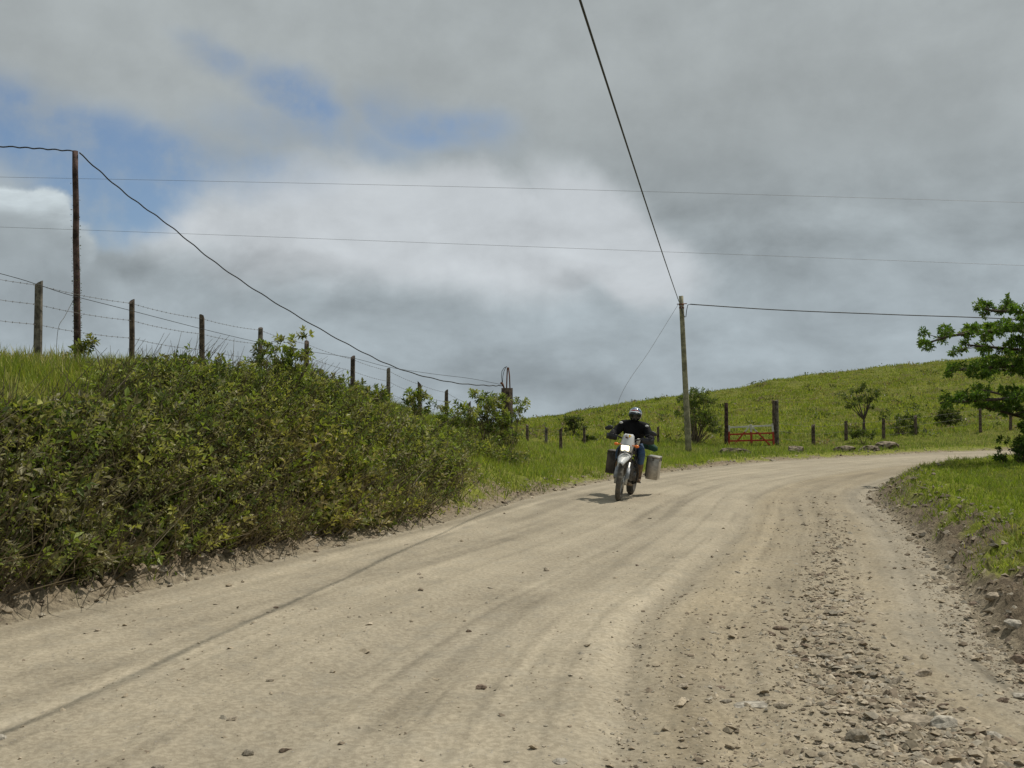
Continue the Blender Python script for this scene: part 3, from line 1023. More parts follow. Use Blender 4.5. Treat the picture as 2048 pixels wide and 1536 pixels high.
# ------------------------------------------------------------------ stones
def stone_mesh(name, seed, flat=.5, sub=1, cuts=5):
    rg = random.Random(seed)
    bm = bmesh.new()
    bmesh.ops.create_icosphere(bm, subdivisions=sub, radius=.5)
    for _ in range(cuts):
        nn = Vector((rg.gauss(0, 1), rg.gauss(0, 1), rg.gauss(0, .6))).normalized()
        dd = rg.uniform(.26, .4)
        for v in bm.verts:
            e = v.co.dot(nn) - dd
            if e > 0:
                v.co -= nn * e
    for v in bm.verts:
        v.co += Vector((rg.gauss(0, .03), rg.gauss(0, .03), rg.gauss(0, .02)))
        v.co.z *= flat
        v.co.x *= 1.15
    me = bpy.data.meshes.new(name)
    bm.to_mesh(me)
    bm.free()
    return me


def stone_mat(name, c, v=.25):
    return mat(name, c, .92, var=v, scale=5, bump=.5, bscale=22, spec=.2)


SM = [stone_mat('tan stone', (.37, .31, .23)), stone_mat('pale stone', (.42, .38, .31)), stone_mat('grey stone', (.29, .25, .19)), stone_mat('brown stone', (.22, .165, .12))]
PROTO = []
for k in range(12):
    me = stone_mesh('stone', 40 + k, random.uniform(.35, .7), 1 if k % 3 else 1)
    me.materials.append(SM[[0, 0, 1, 0, 2, 0, 3, 0, 1, 2, 0, 3][k]])
    PROTO.append(me)


def u_point(px, py):
    Yd = CAM_H / ((py - 820) / FPX)
    return (px - 1024) / FPX * Yd, Yd


# loose stones of the road, each an object under the road
cnt = 0
tries = 0
stones = []
while cnt < 285 and tries < 60000:
    tries += 1
    py = random.uniform(1010, 1560)
    px = random.uniform(-20, 2100)
    sx, sy = u_point(px, py)
    a, b = -sdist(OUTER, np.array([sx]), np.array([sy]))[0][0], sdist(INNER, np.array([sx]), np.array([sy]))[0][0]
    if a < .3 or b < -.5:
        continue
    u = a / max(a + b, .01)
    pr = .008 + 1.0 * math.exp(-((u - .835 + .012 * math.sin(sy * 1.3)) / .035) ** 2) + .05 * (u > .70) + .25 * (u > .985)
    if random.random() > pr:
        continue
    size = max(10 / FPX * sy * random.uniform(.9, 1.2), random.choice([.03, .04, .05, .06, .08]) * random.uniform(.8, 1.3))
    if size > .16:
        continue
    if any((sx - q[0]) ** 2 + (sy - q[1]) ** 2 < (.45 * (size + q[2])) ** 2 for q in stones):
        continue
    stones.append((sx, sy, size))
    o = link('stone', random.choice(PROTO), None, SURF['road'])
    o.location = (sx, sy, hz(sx, sy) + size * .05)
    o.rotation_euler = (random.gauss(0, .2), random.gauss(0, .2), random.uniform(0, 6.28))
    o.scale = (size, size * random.uniform(.6, 1), size * random.uniform(.5, .9))
    cnt += 1
print('stones', cnt)


def gravel(name, label, xs, ys, sizes, cols, flat=.6, sink=.15):
    """octahedral pebbles merged into one mesh"""
    n = len(xs)
    base = np.array([[1, 0, 0], [0, 1, 0], [-1, 0, 0], [0, -1, 0], [0, 0, 1], [0, 0, -1], [.7, .7, .45], [-.7, -.6, .5]], float)
    Fb = np.array([[0, 6, 4], [6, 1, 4], [1, 2, 4], [2, 7, 4], [7, 3, 4], [3, 0, 4], [0, 1, 6], [2, 3, 7], [1, 0, 5], [2, 1, 5], [3, 2, 5], [0, 3, 5]])
    V = base[None] * .5 * (1 + RNG.normal(0, .2, (n, 8, 1)))
    V = V * np.stack([np.ones(n), RNG.uniform(.6, 1, n), RNG.uniform(.28, .65, n) * flat / .6], 1)[:, None]
    a = RNG.uniform(0, 6.28, n)
    ca, sa = np.cos(a)[:, None], np.sin(a)[:, None]
    tx = RNG.normal(0, .25, n)[:, None]
    vx, vy, vz = V[..., 0], V[..., 1], V[..., 2]
    vz = vz + vx * tx
    V = np.stack([vx * ca - vy * sa, vx * sa + vy * ca, vz], -1) * sizes[:, None, None]
    zz = height(xs, ys)
    V += np.stack([xs, ys, zz + sizes * (sink - .08)], 1)[:, None]
    F = Fb[None] + (np.arange(n) * 8)[:, None, None]
    acc = Acc()
    acc.add(V, F, np.repeat(cols[:, None], 8, 1).reshape(-1, 3))
    m = link(name, acc.mesh(name), M_STONE, label=label, category='gravel', kind='stuff')
    return m


M_STONE = bpy.data.materials.new('gravel')
M_STONE.use_nodes = True
g = NT(M_STONE.node_tree)
at__ = g.n('ShaderNodeAttribute', attribute_name='Col').outputs['Color']
nn_ = g.noise(g.n('ShaderNodeNewGeometry').outputs['Position'], 60, 3)
p_ = g.n('ShaderNodeBsdfPrincipled', {'Base Color': g.mix(g.mr(nn_, .3, .7), g.mix(1., at__, (.8, .8, .8), 'MULTIPLY'), g.mix(1., at__, (1.15, 1.15, 1.15), 'MULTIPLY')), 'Roughness': .95, 'Specular IOR Level': .15})
g.n('ShaderNodeOutputMaterial', {'Surface': p_.outputs[0]})
STC = np.array([[.42, .35, .25], [.47, .40, .30], [.38, .315, .225], [.27, .215, .155], [.38, .335, .26]])

# gravel on the road: mostly the windrow near the inner edge
N_ = 230000
py = RNG.uniform(985, 1560, N_)
px = RNG.uniform(-60, 2120, N_)
ys = CAM_H / ((py - 820) / FPX)
xs = (px - 1024) / FPX * ys
a = -sdist(OUTER, xs, ys)[0]
b = sdist(INNER, xs, ys)[0]
u = a / np.maximum(a + b, .01)
pr = .003 + .013 * (fbm(u * 14, ys * .5, 3) > .15) + .05 * np.exp(-((u - .655) / .015) ** 2) + .30 * np.exp(-((u - .835 - .006 * np.sin(ys * 1.7)) / .032) ** 2) + .09 * sstep(u, .63, .74) * (1 - sstep(u, .88, .91)) + .06 * (u > .93) + .35 * (b < .25)
m = (a > .15) & (b > -.1) & (RNG.random(N_) < pr)
xs, ys, u = xs[m], ys[m], u[m]
sz = np.exp(RNG.normal(math.log(.0145), .58, len(xs))) * (1 + .7 * np.exp(-((u - .845) / .06) ** 2))
sz = np.clip(np.maximum(sz, 2.0 / FPX * ys), .006, .085)
gravel('road_gravel', 'loose tan gravel and pebbles scattered over the dirt road', xs, ys, sz, STC[RNG.integers(0, 5, len(xs))] * RNG.uniform(.8, 1.1, (len(xs), 1)))
print('gravel', len(xs))
# clods on both crumbling edges
N_ = 110000
xs, ys = ok_rand(-8, 24, 3.4, 40, N_)
do = sdist(OUTER, xs, ys)[0]
di = -sdist(INNER, xs, ys)[0]
left = (do > -.05) & (do < 1.0) & (RNG.random(N_) < 1.0 * (1 - sstep(do, .5, 1.0)) * np.interp(ys, [4, 20, 40], [1, .6, .2]))
right = (di > -.1) & (di < 1.15) & (RNG.random(N_) < (1 - sstep(di, .7, 1.2)) * np.interp(ys, [4, 20, 40], [1, .8, .3]))
vis = np.abs(xs / ys) < .56
for mm_, nm, lb, tone in ((left & vis, 'edge_clods', 'crumbled pale dirt clods along the foot of the left bank', 1.0),
                          (right & vis, 'berm_rubble', 'crumbled brown dirt and broken rock along the inner edge of the bend', .80)):
    k = mm_.sum()
    x_, y_ = xs[mm_], ys[mm_]
    s_ = np.clip(np.exp(RNG.normal(math.log(.045), .5, k)), .02, .15)
    o = gravel(nm, lb, x_, y_, s_, STC[RNG.integers(0, 5, k)] * tone * RNG.uniform(.6, 1.05, (k, 1)), flat=.7, sink=.1)
    o['category'] = 'rubble'
    print(nm, k)


def rock(px, py, size, label, m, seed, flat=.5, tilt=0, cat='stone', Y=None, name='loose_stone', sub=2, sx=1.0, dz=.10):
    if Y is None:
        x_, y_ = u_point(px, py)
    else:
        y_ = Y
        x_ = (px - 1024) / FPX * Y
    me = stone_mesh(name, seed, flat, sub, 7)
    o = link(name, me, m, label=label, category=cat)
    o.location = (x_, y_, hz(x_, y_) + size * flat * dz)
    o.rotation_euler = (random.gauss(0, .06) + tilt, random.gauss(0, .06), random.uniform(-.3, .3))
    o.scale = (size * sx, size * .8, size)
    return o


rock(1505, 1402, .20, 'flat pale slab lying in the gravel right of the road centre', SM[1], 1, .16, sx=1.1)
rock(1450, 1392, .07, 'small grey stone touching the flat pale slab', SM[2], 2, .5)
rock(1577, 1309, .10, 'thin oval pale slab behind the larger flat slab', SM[1], 3, .2)
rock(1558, 1258, .10, 'dark wedge shaped stone alone on the gravel', SM[3], 4, .5)
rock(1828, 1450, .19, 'big tan stone on the ridge of rubble near the bottom of the photo', SM[0], 5, .5, sx=1.2)
rock(1712, 1475, .12, 'rounded dark stone left of the big tan stone', SM[2], 6, .7)
rock(1880, 1458, .15, 'blocky pale stone right of the big tan stone', SM[1], 7, .6)
rock(1650, 1316, .12, 'angular grey stone at the upper left of the rubble ridge', SM[2], 8, .5)
rock(1836, 1346, .14, 'wide dusty stone half buried in the rubble ridge', SM[0], 9, .4)
rock(2022, 1279, .15, 'smooth pale boulder at the foot of the inner berm', SM[1], 10, .55, Y=7.0)
rock(2028, 1321, .12, 'reddish brown rock at the foot of the inner berm', SM[3], 11, .65, Y=6.4)
rock(2035, 1386, .14, 'pale flat stone at the right edge of the road', SM[1], 12, .35)
rock(962, 1374, .085, 'brick shaped brown stone in the middle of the road', SM[3], 13, .4)
rock(938, 1257, .045, 'small dark stone beyond the brick shaped one', SM[3], 14, .7)
rock(8, 1473, .075, 'pale stone at the near end of the dark tyre line', SM[1], 15, .5)
rock(322, 1529, .06, 'grey stone at the bottom of the photo left of centre', SM[2], 16, .5)
rock(502, 1493, .06, 'grey blocky stone of the little group on the near road', SM[2], 17, .6)
rock(575, 1487, .055, 'brown stone of the little group on the near road', SM[3], 18, .6)
rock(310, 1165, .30, 'large pale clod lying on the dirt strip below the thicket', SM[0], 19, .4, Y=9.4, sub=2)
rock(1985, 1225, .16, 'tan rock on the crumbling inner berm', SM[0], 20, .6, Y=7.9)
for (px, py, Y, s, lb, sd_) in [(1470, 912, 35.5, .85, 'heap of layered pale rock in front of the red gate', 31), (1590, 905, 36.6, .7, 'flat rock outcrop in the verge right of the red gate', 32),
                                (1690, 908, 36.2, .7, 'layered brown rock outcrop at the roadside below the fence', 33), (1737, 905, 37.0, .6, 'rounded boulder between two roadside outcrops', 34),
                                (1770, 897, 38.6, .9, 'slanted pale rock outcrop behind the rounded boulder', 35)]:
    rock(px, py, s, lb, stone_mat('roadside rock', (.215, .175, .125), .5), sd_, .62, Y=Y, name='rock_outcrop', cat='rock', sub=3, dz=.04, sx=1.2)

# ------------------------------------------------------------------ posts, wires, poles
M_POST = mat('weathered dark post wood', (.105, .080, .060), .9, var=.45, scale=9, bump=.8, bscale=30, spec=.2, col2=(.045, .034, .028))
M_POSTG = mat('grey post wood', (.16, .14, .115), .9, var=.35, scale=9, bump=.7, bscale=30, spec=.2)
M_POLE = mat('pale pole wood', (.27, .25, .17), .85, var=.25, scale=5, bump=.5, bscale=26, spec=.2)
M_POLED = mat('dark red pole wood', (.095, .060, .052), .85, var=.4, scale=7, bump=.7, bscale=26, spec=.2)
M_WIRE = mat('rusty wire', (.13, .115, .10), .6, .4)
M_CABLE = mat('black cable', (.03, .03, .03), .6)
M_THIN = mat('bare line wire', (.16, .15, .15), .5, .5)
M_RUST = mat('rusted iron', (.20, .085, .045), .8, .3)


def post_bm(bm, base, h, r, lean=(0, 0), slant=.25, sides=9, below=.3):
    """an uneven split post: base is at ground, the top cut on a slant"""
    base = Vector(base)
    rg = [r * random.uniform(.82, 1.12) for _ in range(sides)]
    prev = None
    n = 5
    cut = random.uniform(0, 6.28)
    for i in range(n + 1):
        t = i / n
        z = -below + (h + below) * t
        ring = []
        for k in range(sides):
            a = k * 2 * math.pi / sides
            rr = rg[k] * (1.08 - .14 * t) * random.uniform(.95, 1.05)
            zz = z + (slant * r * 2 * math.cos(a - cut) if i == n else 0)
            ring.append(bm.verts.new(base + Vector((rr * math.cos(a) + lean[0] * t * h, rr * math.sin(a) + lean[1] * t * h, zz))))
        if prev:
            for k in range(sides):
                bm.faces.new((prev[k], prev[(k + 1) % sides], ring[(k + 1) % sides], ring[k]))
        prev = ring
    bm.faces.new(prev)


def wire_bm(bm, pts, r, sag=.0, barbs=0.0, n=4, wob=0.0):
    path = []
    for a, b in zip(pts[:-1], pts[1:]):
        for i in range(n):
            t = i / n
            p = a.lerp(b, t)
            p.z -= sag * 4 * t * (1 - t)
            p.z += random.uniform(-wob, wob)
            path.append(p)
    path.append(pts[-1].copy())
    tube(bm, path, r, 4)
    if barbs:
        for a, b in zip(path[:-1], path[1:]):
            L = (b - a).length
            k = max(1, int(L / barbs))
            for i in range(k):
                c = a.lerp(b, (i + .5) / k)
                for s in (1, -1):
                    d = Vector((random.uniform(-.4, .4), .3 * s, 1 * s)).normalized() * .014
                    x_ = Vector((.0045, .003, 0))
                    vs = [bm.verts.new(c - d - x_), bm.verts.new(c - d + x_), bm.verts.new(c + d)]
                    bm.faces.new(vs)


# left fence on the bank
fence = empty('bank_fence', (FENCE[0].x, FENCE[0].y, FENCE[0].z - 1.1), label='barbed wire fence of dark wooden posts running along the top of the left bank', category='fence')
inv = Vector(fence.location)
ext = [FENCE[0] + (FENCE[0] - FENCE[1]) * k for k in (3, 2, 1)]
tops = ext + FENCE
for i, p in enumerate(tops):
    if i < 2:
        continue
    g0 = hz(p.x, p.y)
    bm = bmesh.new()
    post_bm(bm, Vector((p.x, p.y, g0)) - inv, p.z - g0, random.uniform(.052, .066) if i != 3 else .062, (random.uniform(-.02, .02), 0), slant=random.uniform(.2, .5))
    bm_obj('fence_post', bm, M_POST if i % 3 else M_POSTG, fence, smooth=False)
# the fence goes on behind the bank's end
far_posts = [(1055, 850, 37, 1.15), (1092, 858, 39, 1.1), (1122, 857, 36, 1.1), (1169, 865, 41, 1.05), (1316, 862, 40, 1.05)]
fp = []
for (px, py, Y, _h) in far_posts:
    p = at(px, py, Y)
    g0 = hz(p.x, p.y)
    bm = bmesh.new()
    post_bm(bm, Vector((p.x, p.y, g0)) - inv, max(p.z - g0, .7), .06, (random.uniform(-.02, .02), 0))
    bm_obj('fence_post', bm, M_POST if px != 1092 else M_POSTG, fence, smooth=False)
    fp.append(Vector((p.x, p.y, max(p.z, g0 + .7))))
for dz_ in (.05, .36, .68):
    bm = bmesh.new()
    pts = [p - Vector((0, 0.06, dz_)) - inv for p in tops]
    wire_bm(bm, pts, .0032, .03, barbs=.13)
    bm_obj('barbed_wire', bm, M_WIRE, fence, smooth=False)
bm = bmesh.new()
pts = [Vector((p.x, p.y - .06, p.z - .1)) - inv for p in [tops[-1], fp[0], fp[1]]]
wire_bm(bm, pts, .004, .02)
bm_obj('barbed_wire', bm, M_WIRE, fence, smooth=False)

# fence across the road, right of the gate
hf = empty('hill_fence', ground_at(1627, 42), label='line of short posts and wire along the foot of the grassy hill', category='fence')
inv2 = Vector(hf.location)
hp = []
for (px, pt, Y) in [(1627, 850, 42), (1692, 843, 43), (1767, 838, 44.2), (1830, 832, 45.2), (1960, 815, 47), (2020, 809, 47.8), (2090, 800, 48.8), (2170, 792, 49.8)]:
    p = at(px, pt, Y)
    g0 = hz(p.x, p.y)
    bm = bmesh.new()
    post_bm(bm, Vector((p.x, p.y, g0)) - inv2, max(p.z - g0, .8), .075, (random.uniform(-.03, .03), 0))
    bm_obj('fence_post', bm, M_POST, hf, smooth=False)
    hp.append(Vector((p.x, p.y, max(p.z, g0 + .8))))
gate_r = at(1556, 850, 41)
for dz_ in (.08, .4, .7):
    bm = bmesh.new()
    wire_bm(bm, [Vector((gate_r.x, gate_r.y, hz(gate_r.x, gate_r.y) + 1.0 - dz_)) - inv2] + [Vector((p.x, p.y - .07, p.z - dz_)) - inv2 for p in hp], .004, .02)
    bm_obj('barbed_wire', bm, M_WIRE, hf, smooth=False)

# gate
M_PAINT = bpy.data.materials.new('worn gate paint')
M_PAINT.use_nodes = True
g = NT(M_PAINT.node_tree)
wp = g.n('ShaderNodeNewGeometry').outputs['Position']
nz_ = g.noise(wp, 9, 5, .7)
zc = g.n('ShaderNodeSeparateXYZ', {0: wp}).outputs[2]
GZ = hz((1500 - 1024) / FPX * 41, 41)
redw = g.mr(g.m('ADD', zc, g.m('MULTIPLY', g.m('SUBTRACT', nz_, .5), .12)), GZ + .50, GZ + .56, 1, 0)
cpaint = g.mix(redw, (.62, .60, .54), (.38, .06, .035))
cpaint = g.mix(g.m('MULTIPLY', g.mr(g.noise(wp, 7, 6, .75), .52, .66), .55), cpaint, (.13, .115, .10))
pp = g.n('ShaderNodeBsdfPrincipled', {'Base Color': cpaint, 'Roughness': .85, 'Specular IOR Level': .2})
g.n('ShaderNodeOutputMaterial', {'Surface': pp.outputs[0]})
GY = 41
gate = empty('field_gate', (at(1500, 890, GY).x, GY, GZ), label='wooden field gate painted white above and red below between two tall posts', category='gate')
gi = Vector(gate.location)


def gp(px, py, dy=0):
    p = at(px, py, GY)
    return Vector((p.x, GY + dy, p.z)) - gi


def board(name, a, b, wd, th, m, parent):
    bm = bmesh.new()
    d = (b - a)
    L = d.length
    zax = d.normalized()
    yax = Vector((0, 1, 0))
    xax = yax.cross(zax).normalized()
    rot = Matrix((xax, yax, zax)).transposed()
    box(bm, (a + b) / 2, (wd, th, L), rot, .006)
    return bm_obj(name, bm, m, parent, smooth=False)


for (l, r_) in [((1457, 855), (1545, 851)), ((1457, 869), (1545, 866)), ((1457, 882), (1548, 880)), ((1457, 896), (1549, 893))]:
    board('rail', gp(*l), gp(*r_), .068, .025, M_PAINT, gate)
board('brace', gp(1500, 851, -.03), gp(1462, 896, -.03), .066, .024, M_PAINT, gate)
board('brace', gp(1501, 851, -.03), gp(1543, 894, -.03), .066, .024, M_PAINT, gate)
board('stile', gp(1501, 849, -.06), gp(1503, 898, -.06), .09, .024, M_PAINT, gate)
board('stile', gp(1544, 847, -.03), gp(1548, 896, -.03), .075, .03, M_PAINT, gate)
board('stile', gp(1458, 851, -.03), gp(1458, 896, -.03), .07, .03, M_PAINT, gate)
for (px, pt, rr, m_, dy) in [(1452, 806, .085, M_POLED, 0), (1547, 801, .065, M_POST, .12), (1553, 801, .08, M_POSTG, .2)]:
    p = at(px, pt, GY + dy)
    g0 = hz(p.x, GY + dy)
    bm = bmesh.new()
    post_bm(bm, Vector((p.x, GY + dy, g0)) - gi, p.z - g0, rr, (.0, 0), slant=.1)
    bm_obj('gate_post', bm, m_, gate, smooth=False)

# left pole
LP_TOP = at(150, 302, 17.2)
LP_B = ground_at(155, 17.2)
pole = empty('utility_pole', LP_B, label='slim dark reddish wooden pole standing on the left bank among the fence posts', category='pole')
bm = bmesh.new()
n_ = 10
P = [LP_B.lerp(LP_TOP, i / n_) - LP_B + Vector((random.uniform(-.006, .006), 0, 0)) for i in range(n_ + 1)]
P[0].z -= .3
tube(bm, P, [.060 - .0012 * i for i in range(n_ + 1)], 10)
bm_obj('pole_shaft', bm, M_POLED, pole)
acc = Acc()
k = 300
t = RNG.beta(1.1, 2.2, k)
a = RNG.uniform(0, 6.28, k)
bx = LP_B.x - LP_B.x + (LP_TOP.x - LP_B.x) * t
Pv = np.stack([bx + np.cos(a) * .058, np.sin(a) * .058, (LP_TOP.z - LP_B.z) * t * .92], 1)
add_leaves(acc, Pv, np.stack([np.cos(a), np.sin(a), RNG.normal(0, .6, k)], 1), .03, .018, np.array([.10, .11, .04]) * RNG.uniform(.6, 1.3, (k, 1)))
link('moss', acc.mesh('moss'), M_LEAF, pole, kind='stuff')

# right pole
RP_TOP, RP_B = at(1362, 592, 36), ground_at(1377, 36)
pole2 = empty('utility_pole', RP_B, label='pale weathered round pole with a rusty band standing on the verge behind the bend', category='pole')
bm = bmesh.new()
P = [RP_B.lerp(RP_TOP, i / 10) - RP_B for i in range(11)]
P[0].z -= .3
tube(bm, P, [.115 - .0035 * i for i in range(11)], 12)
bm_obj('pole_shaft', bm, M_POLE, pole2)
for t_, dz_, rr in ((.945, 0, .095), (.925, 0, .093)):
    bm = bmesh.new()
    c = RP_B.lerp(RP_TOP, t_) - RP_B
    tube(bm, [c - Vector((0, 0, .03)), c + Vector((0, 0, .03))], rr, 12)
    bm_obj('band', bm, M_RUST, pole2)
bm = bmesh.new()
c = RP_B.lerp(RP_TOP, .95) - RP_B
tube(bm, [c + Vector((-.17, -.05, -.02)), c + Vector((.19, -.05, 0))], .018, 6)
bm_obj('crossbolt', bm, M_RUST, pole2)
bm = bmesh.new()
c = RP_B.lerp(RP_TOP, .95) - RP_B
tube(bm, [c + Vector((-.05, -.12, -.05)), c + Vector((.02, -.14, -.35)), c + Vector((.10, -.14, -.50)), c + Vector((.14, -.12, -.48)),
          c + Vector((.17, -.1, -.25)), c + Vector((.22, -.06, -.05)), c + Vector((.32, -.03, -.02))], .013, 6)
bm_obj('cable_loop', bm, M_CABLE, pole2)


def cable(name, label, pts, r, m, cat='cable', sides=6, twist=0.0, parent=None):
    bm = bmesh.new()
    P = [Vector(p) for p in spline([tuple(p) for p in pts], 14)] if len(pts) > 2 else [Vector(p) for p in pts]
    o0 = P[0].copy()
    if twist:
        Q = []
        for a, b in zip(P[:-1], P[1:]):
            k = max(1, int((b - a).length / .22))
            for j in range(k):
                Q.append(a.lerp(b, j / k))
        Q.append(P[-1])
        P = [q + Vector((math.cos(i * 1.1), 0, math.sin(i * 1.1))) * twist for i, q in enumerate(Q)]
    tube(bm, [p - o0 for p in P], r, sides)
    o = bm_obj(name, bm, m, None, label=label, category=cat)
    o.location = o0
    return o


def spline3(pts, n=6):
    return spline(pts, n)


# heavy cable overhead, from the right pole back over the camera
c0 = RP_TOP + Vector((-.08, -.05, -.22))
c1 = at(1160, 0, 9.0)
kx = (c0.x - c1.x) / (c0.y - c1.y)
rm = ray(1285, 386)
ym = (c1.x - kx * c1.y) / (rm.x - kx)
zm = CAM_H + rm.z * ym
qa, qb, qc = np.polyfit([c1.y, ym, c0.y], [c1.z, zm, c0.z], 2)
pts = [(c1.x + kx * (yy - c1.y), yy, qa * yy * yy + qb * yy + qc) for yy in np.linspace(c0.y, -14, 26)]
cable('overhead_cable', 'thick black cable running overhead from the pale pole towards the camera', pts, .0125, M_CABLE)
e = at(2060, 640, 38.5)
cable('overhead_cable', 'black cable leading from the pale pole sideways into the large tree', [tuple(c + RP_B + Vector((.32, -.03, -.02))), tuple(at(1560, 620, 37.0)), tuple(at(1780, 629, 37.7)), tuple(e), tuple(at(2500, 668, 41)), tuple(at(3200, 700, 46))], .020, M_CABLE)
# left cables
st = at(1006, 771, 27)
cable('overhead_cable', 'sagging twisted cable from the left pole down to the thick stub', [tuple(LP_TOP + Vector((.07, 0, -.03))), tuple(at(250, 386, 18.3)), tuple(at(340, 452, 19.3)), tuple(at(440, 532, 20.3)), tuple(at(560, 611, 21.4)),
      tuple(at(700, 691, 22.9)), tuple(at(800, 738, 24)), tuple(at(900, 764, 25.3)), tuple(at(975, 771, 26.5)), tuple(st)], .012, M_CABLE, twist=.008)
cable('overhead_cable', 'twisted cable leading from the left pole out of the photo to the left', [tuple(LP_TOP + Vector((-.05, 0, -.0))), tuple(at(75, 297, 17.0)), tuple(at(0, 293, 16.8)), tuple(at(-120, 292, 16.5)), tuple(at(-500, 270, 15.5)), tuple(at(-1200, 200, 14))], .012, M_CABLE, twist=.008)
cable('telephone_wire', 'smooth wire crossing the left fence and rising to the thick stub', [tuple(at(-300, 470, 14.8)), tuple(at(0, 547, 15.5)), tuple(at(78, 570, 15.8)), tuple(at(140, 590, 16.4)), tuple(at(265, 622, 17.8)), tuple(at(405, 658, 20.1)), tuple(at(520, 685, 22.1)),
      tuple(at(613, 702, 23)), tuple(at(705, 716, 24)), tuple(at(777, 734, 25)), tuple(at(860, 747, 26)), tuple(at(940, 757, 26.6)), tuple(at(1003, 769, 27))], .0055, M_CABLE)
cable('line_wire', 'upper of the two thin wires crossing the whole sky', [tuple(at(-900, 338, 25)), tuple(at(0, 354, 25)), tuple(at(1024, 376, 25)), tuple(at(2048, 405, 25)), tuple(at(3000, 434, 25))], .0034, M_THIN)
cable('line_wire', 'lower of the two thin wires crossing the whole sky', [tuple(at(-900, 425, 25)), tuple(at(0, 454, 25)), tuple(at(1024, 492, 25)), tuple(at(2048, 531, 25)), tuple(at(3000, 566, 25))], .0034, M_THIN)
q = at(1240, 795, 33)
q2 = at(1236, 812, 33)
gz = hz(at(1225, 850, 33).x, 33)
cable('guy_wire', 'thin stay wire slanting from the pale pole down behind the rider', [tuple(RP_TOP + Vector((-.1, 0, -.3))), tuple(at(1300, 700, 34.6)), tuple(q), (at(1215, 850, 32.4).x, 32.4, hz(at(1215, 850, 32.4).x, 32.4))], .0055, M_WIRE)
cable('guy_wire', 'short stay wire slanting from the left pole into the grass', [tuple(at(148, 598, 17.2)), tuple(at(130, 632, 16.9)), tuple(at(116, 660, 16.7)), (at(112, 670, 16.6).x, 16.6, hz(at(112, 670, 16.6).x, 16.6))], .0045, M_WIRE)

# thick stub with service mast
SB = ground_at(1014, 27)
ST = at(1013, 776, 27)
stub = empty('cable_stub', SB, label='thick dark wooden stub with a bent iron mast where the left cables end', category='post')
bm = bmesh.new()
post_bm(bm, (0, 0, 0), ST.z - SB.z, .165, (-.01, 0), slant=.02, sides=12)
bm_obj('stump', bm, M_POST, stub, smooth=False)
sp = lambda px, py: at(px, py, 27) - SB
bm = bmesh.new()
tube(bm, [sp(1013, 780), sp(1014, 752), sp(1015, 735), sp(1017, 735), sp(1019, 752), sp(1020, 780)], .017, 6)
bm_obj('mast', bm, M_RUST, stub)
for off in (0, 4):
    bm = bmesh.new()
    tube(bm, [sp(1014, 733), sp(1009 + off * .6, 735), sp(1004 + off, 742), sp(1003 + off * .7, 752), sp(1004 + off * .3, 762), sp(1005, 770)], .008, 5)
    bm_obj('drop_wire', bm, M_CABLE, stub)
bm = bmesh.new()
tube(bm, [sp(1001, 765), sp(1005, 768), sp(1009, 778)], [.03, .035, .02], 6)
bm_obj('bracket', bm, M_RUST, stub)

# ------------------------------------------------------------------ motorcycle
M_BLACKP = mat('black plastic', (.022, .022, .024), .45)
M_TYRE = mat('dusty tyre rubber', (.055, .050, .044), .9, var=.3, col2=(.13, .115, .09), scale=12)
M_WHITEP = mat('white plastic', (.62, .63, .62), .32, var=.05, spec=.5)
M_FORK = mat('fork metal', (.42, .42, .40), .4, .5, var=.1)
M_ALU = mat('dusty aluminium', (.42, .39, .34), .38, .7, var=.18, scale=9, bump=.1)
M_ENG = mat('engine metal', (.13, .12, .11), .5, .5, var=.3)
M_ORANGE = mat('orange lens', (.80, .20, .03), .25)
M_AMBER = mat('yellow print', (.72, .46, .05), .4)
M_LAMP = mat('lit headlight', (1, .95, .8), .2, emit=(1.0, .86, .60, 2.2))
M_GREEN = mat('dark green bag cloth', (.018, .075, .045), .75, bump=.3)
M_SEAT = mat('black seat', (.03, .03, .032), .7)
M_PIPE = mat('muddy exhaust', (.20, .15, .10), .6, .3)
M_SIDE = mat('brown dusty pannier', (.10, .085, .068), .6, .3, var=.3)

FC = Vector((1.88, 17.78, 0))
RC = Vector((2.26, 19.16, 0))
mid = (FC + RC) / 2
hd = (FC - RC).normalized()
rzb = math.atan2(-hd.x, hd.y)
bike = empty('motorcycle', (mid.x, mid.y, hz(mid.x, mid.y) + .0), label='white and black adventure motorcycle with lit headlight coming round the bend', category='motorcycle')
bike.rotation_mode = 'XYZ'
LEAN = R(-7.5)
bike.matrix_world = Matrix.Translation(bike.location) @ Matrix.Rotation(rzb, 4, 'Z') @ Matrix.Rotation(LEAN, 4, 'Y')
WB = (FC - RC).length / 2


def B(name, bm, m, parent=bike, smooth=True, **kw):
    return bm_obj(name, bm, m, parent, smooth, **kw)


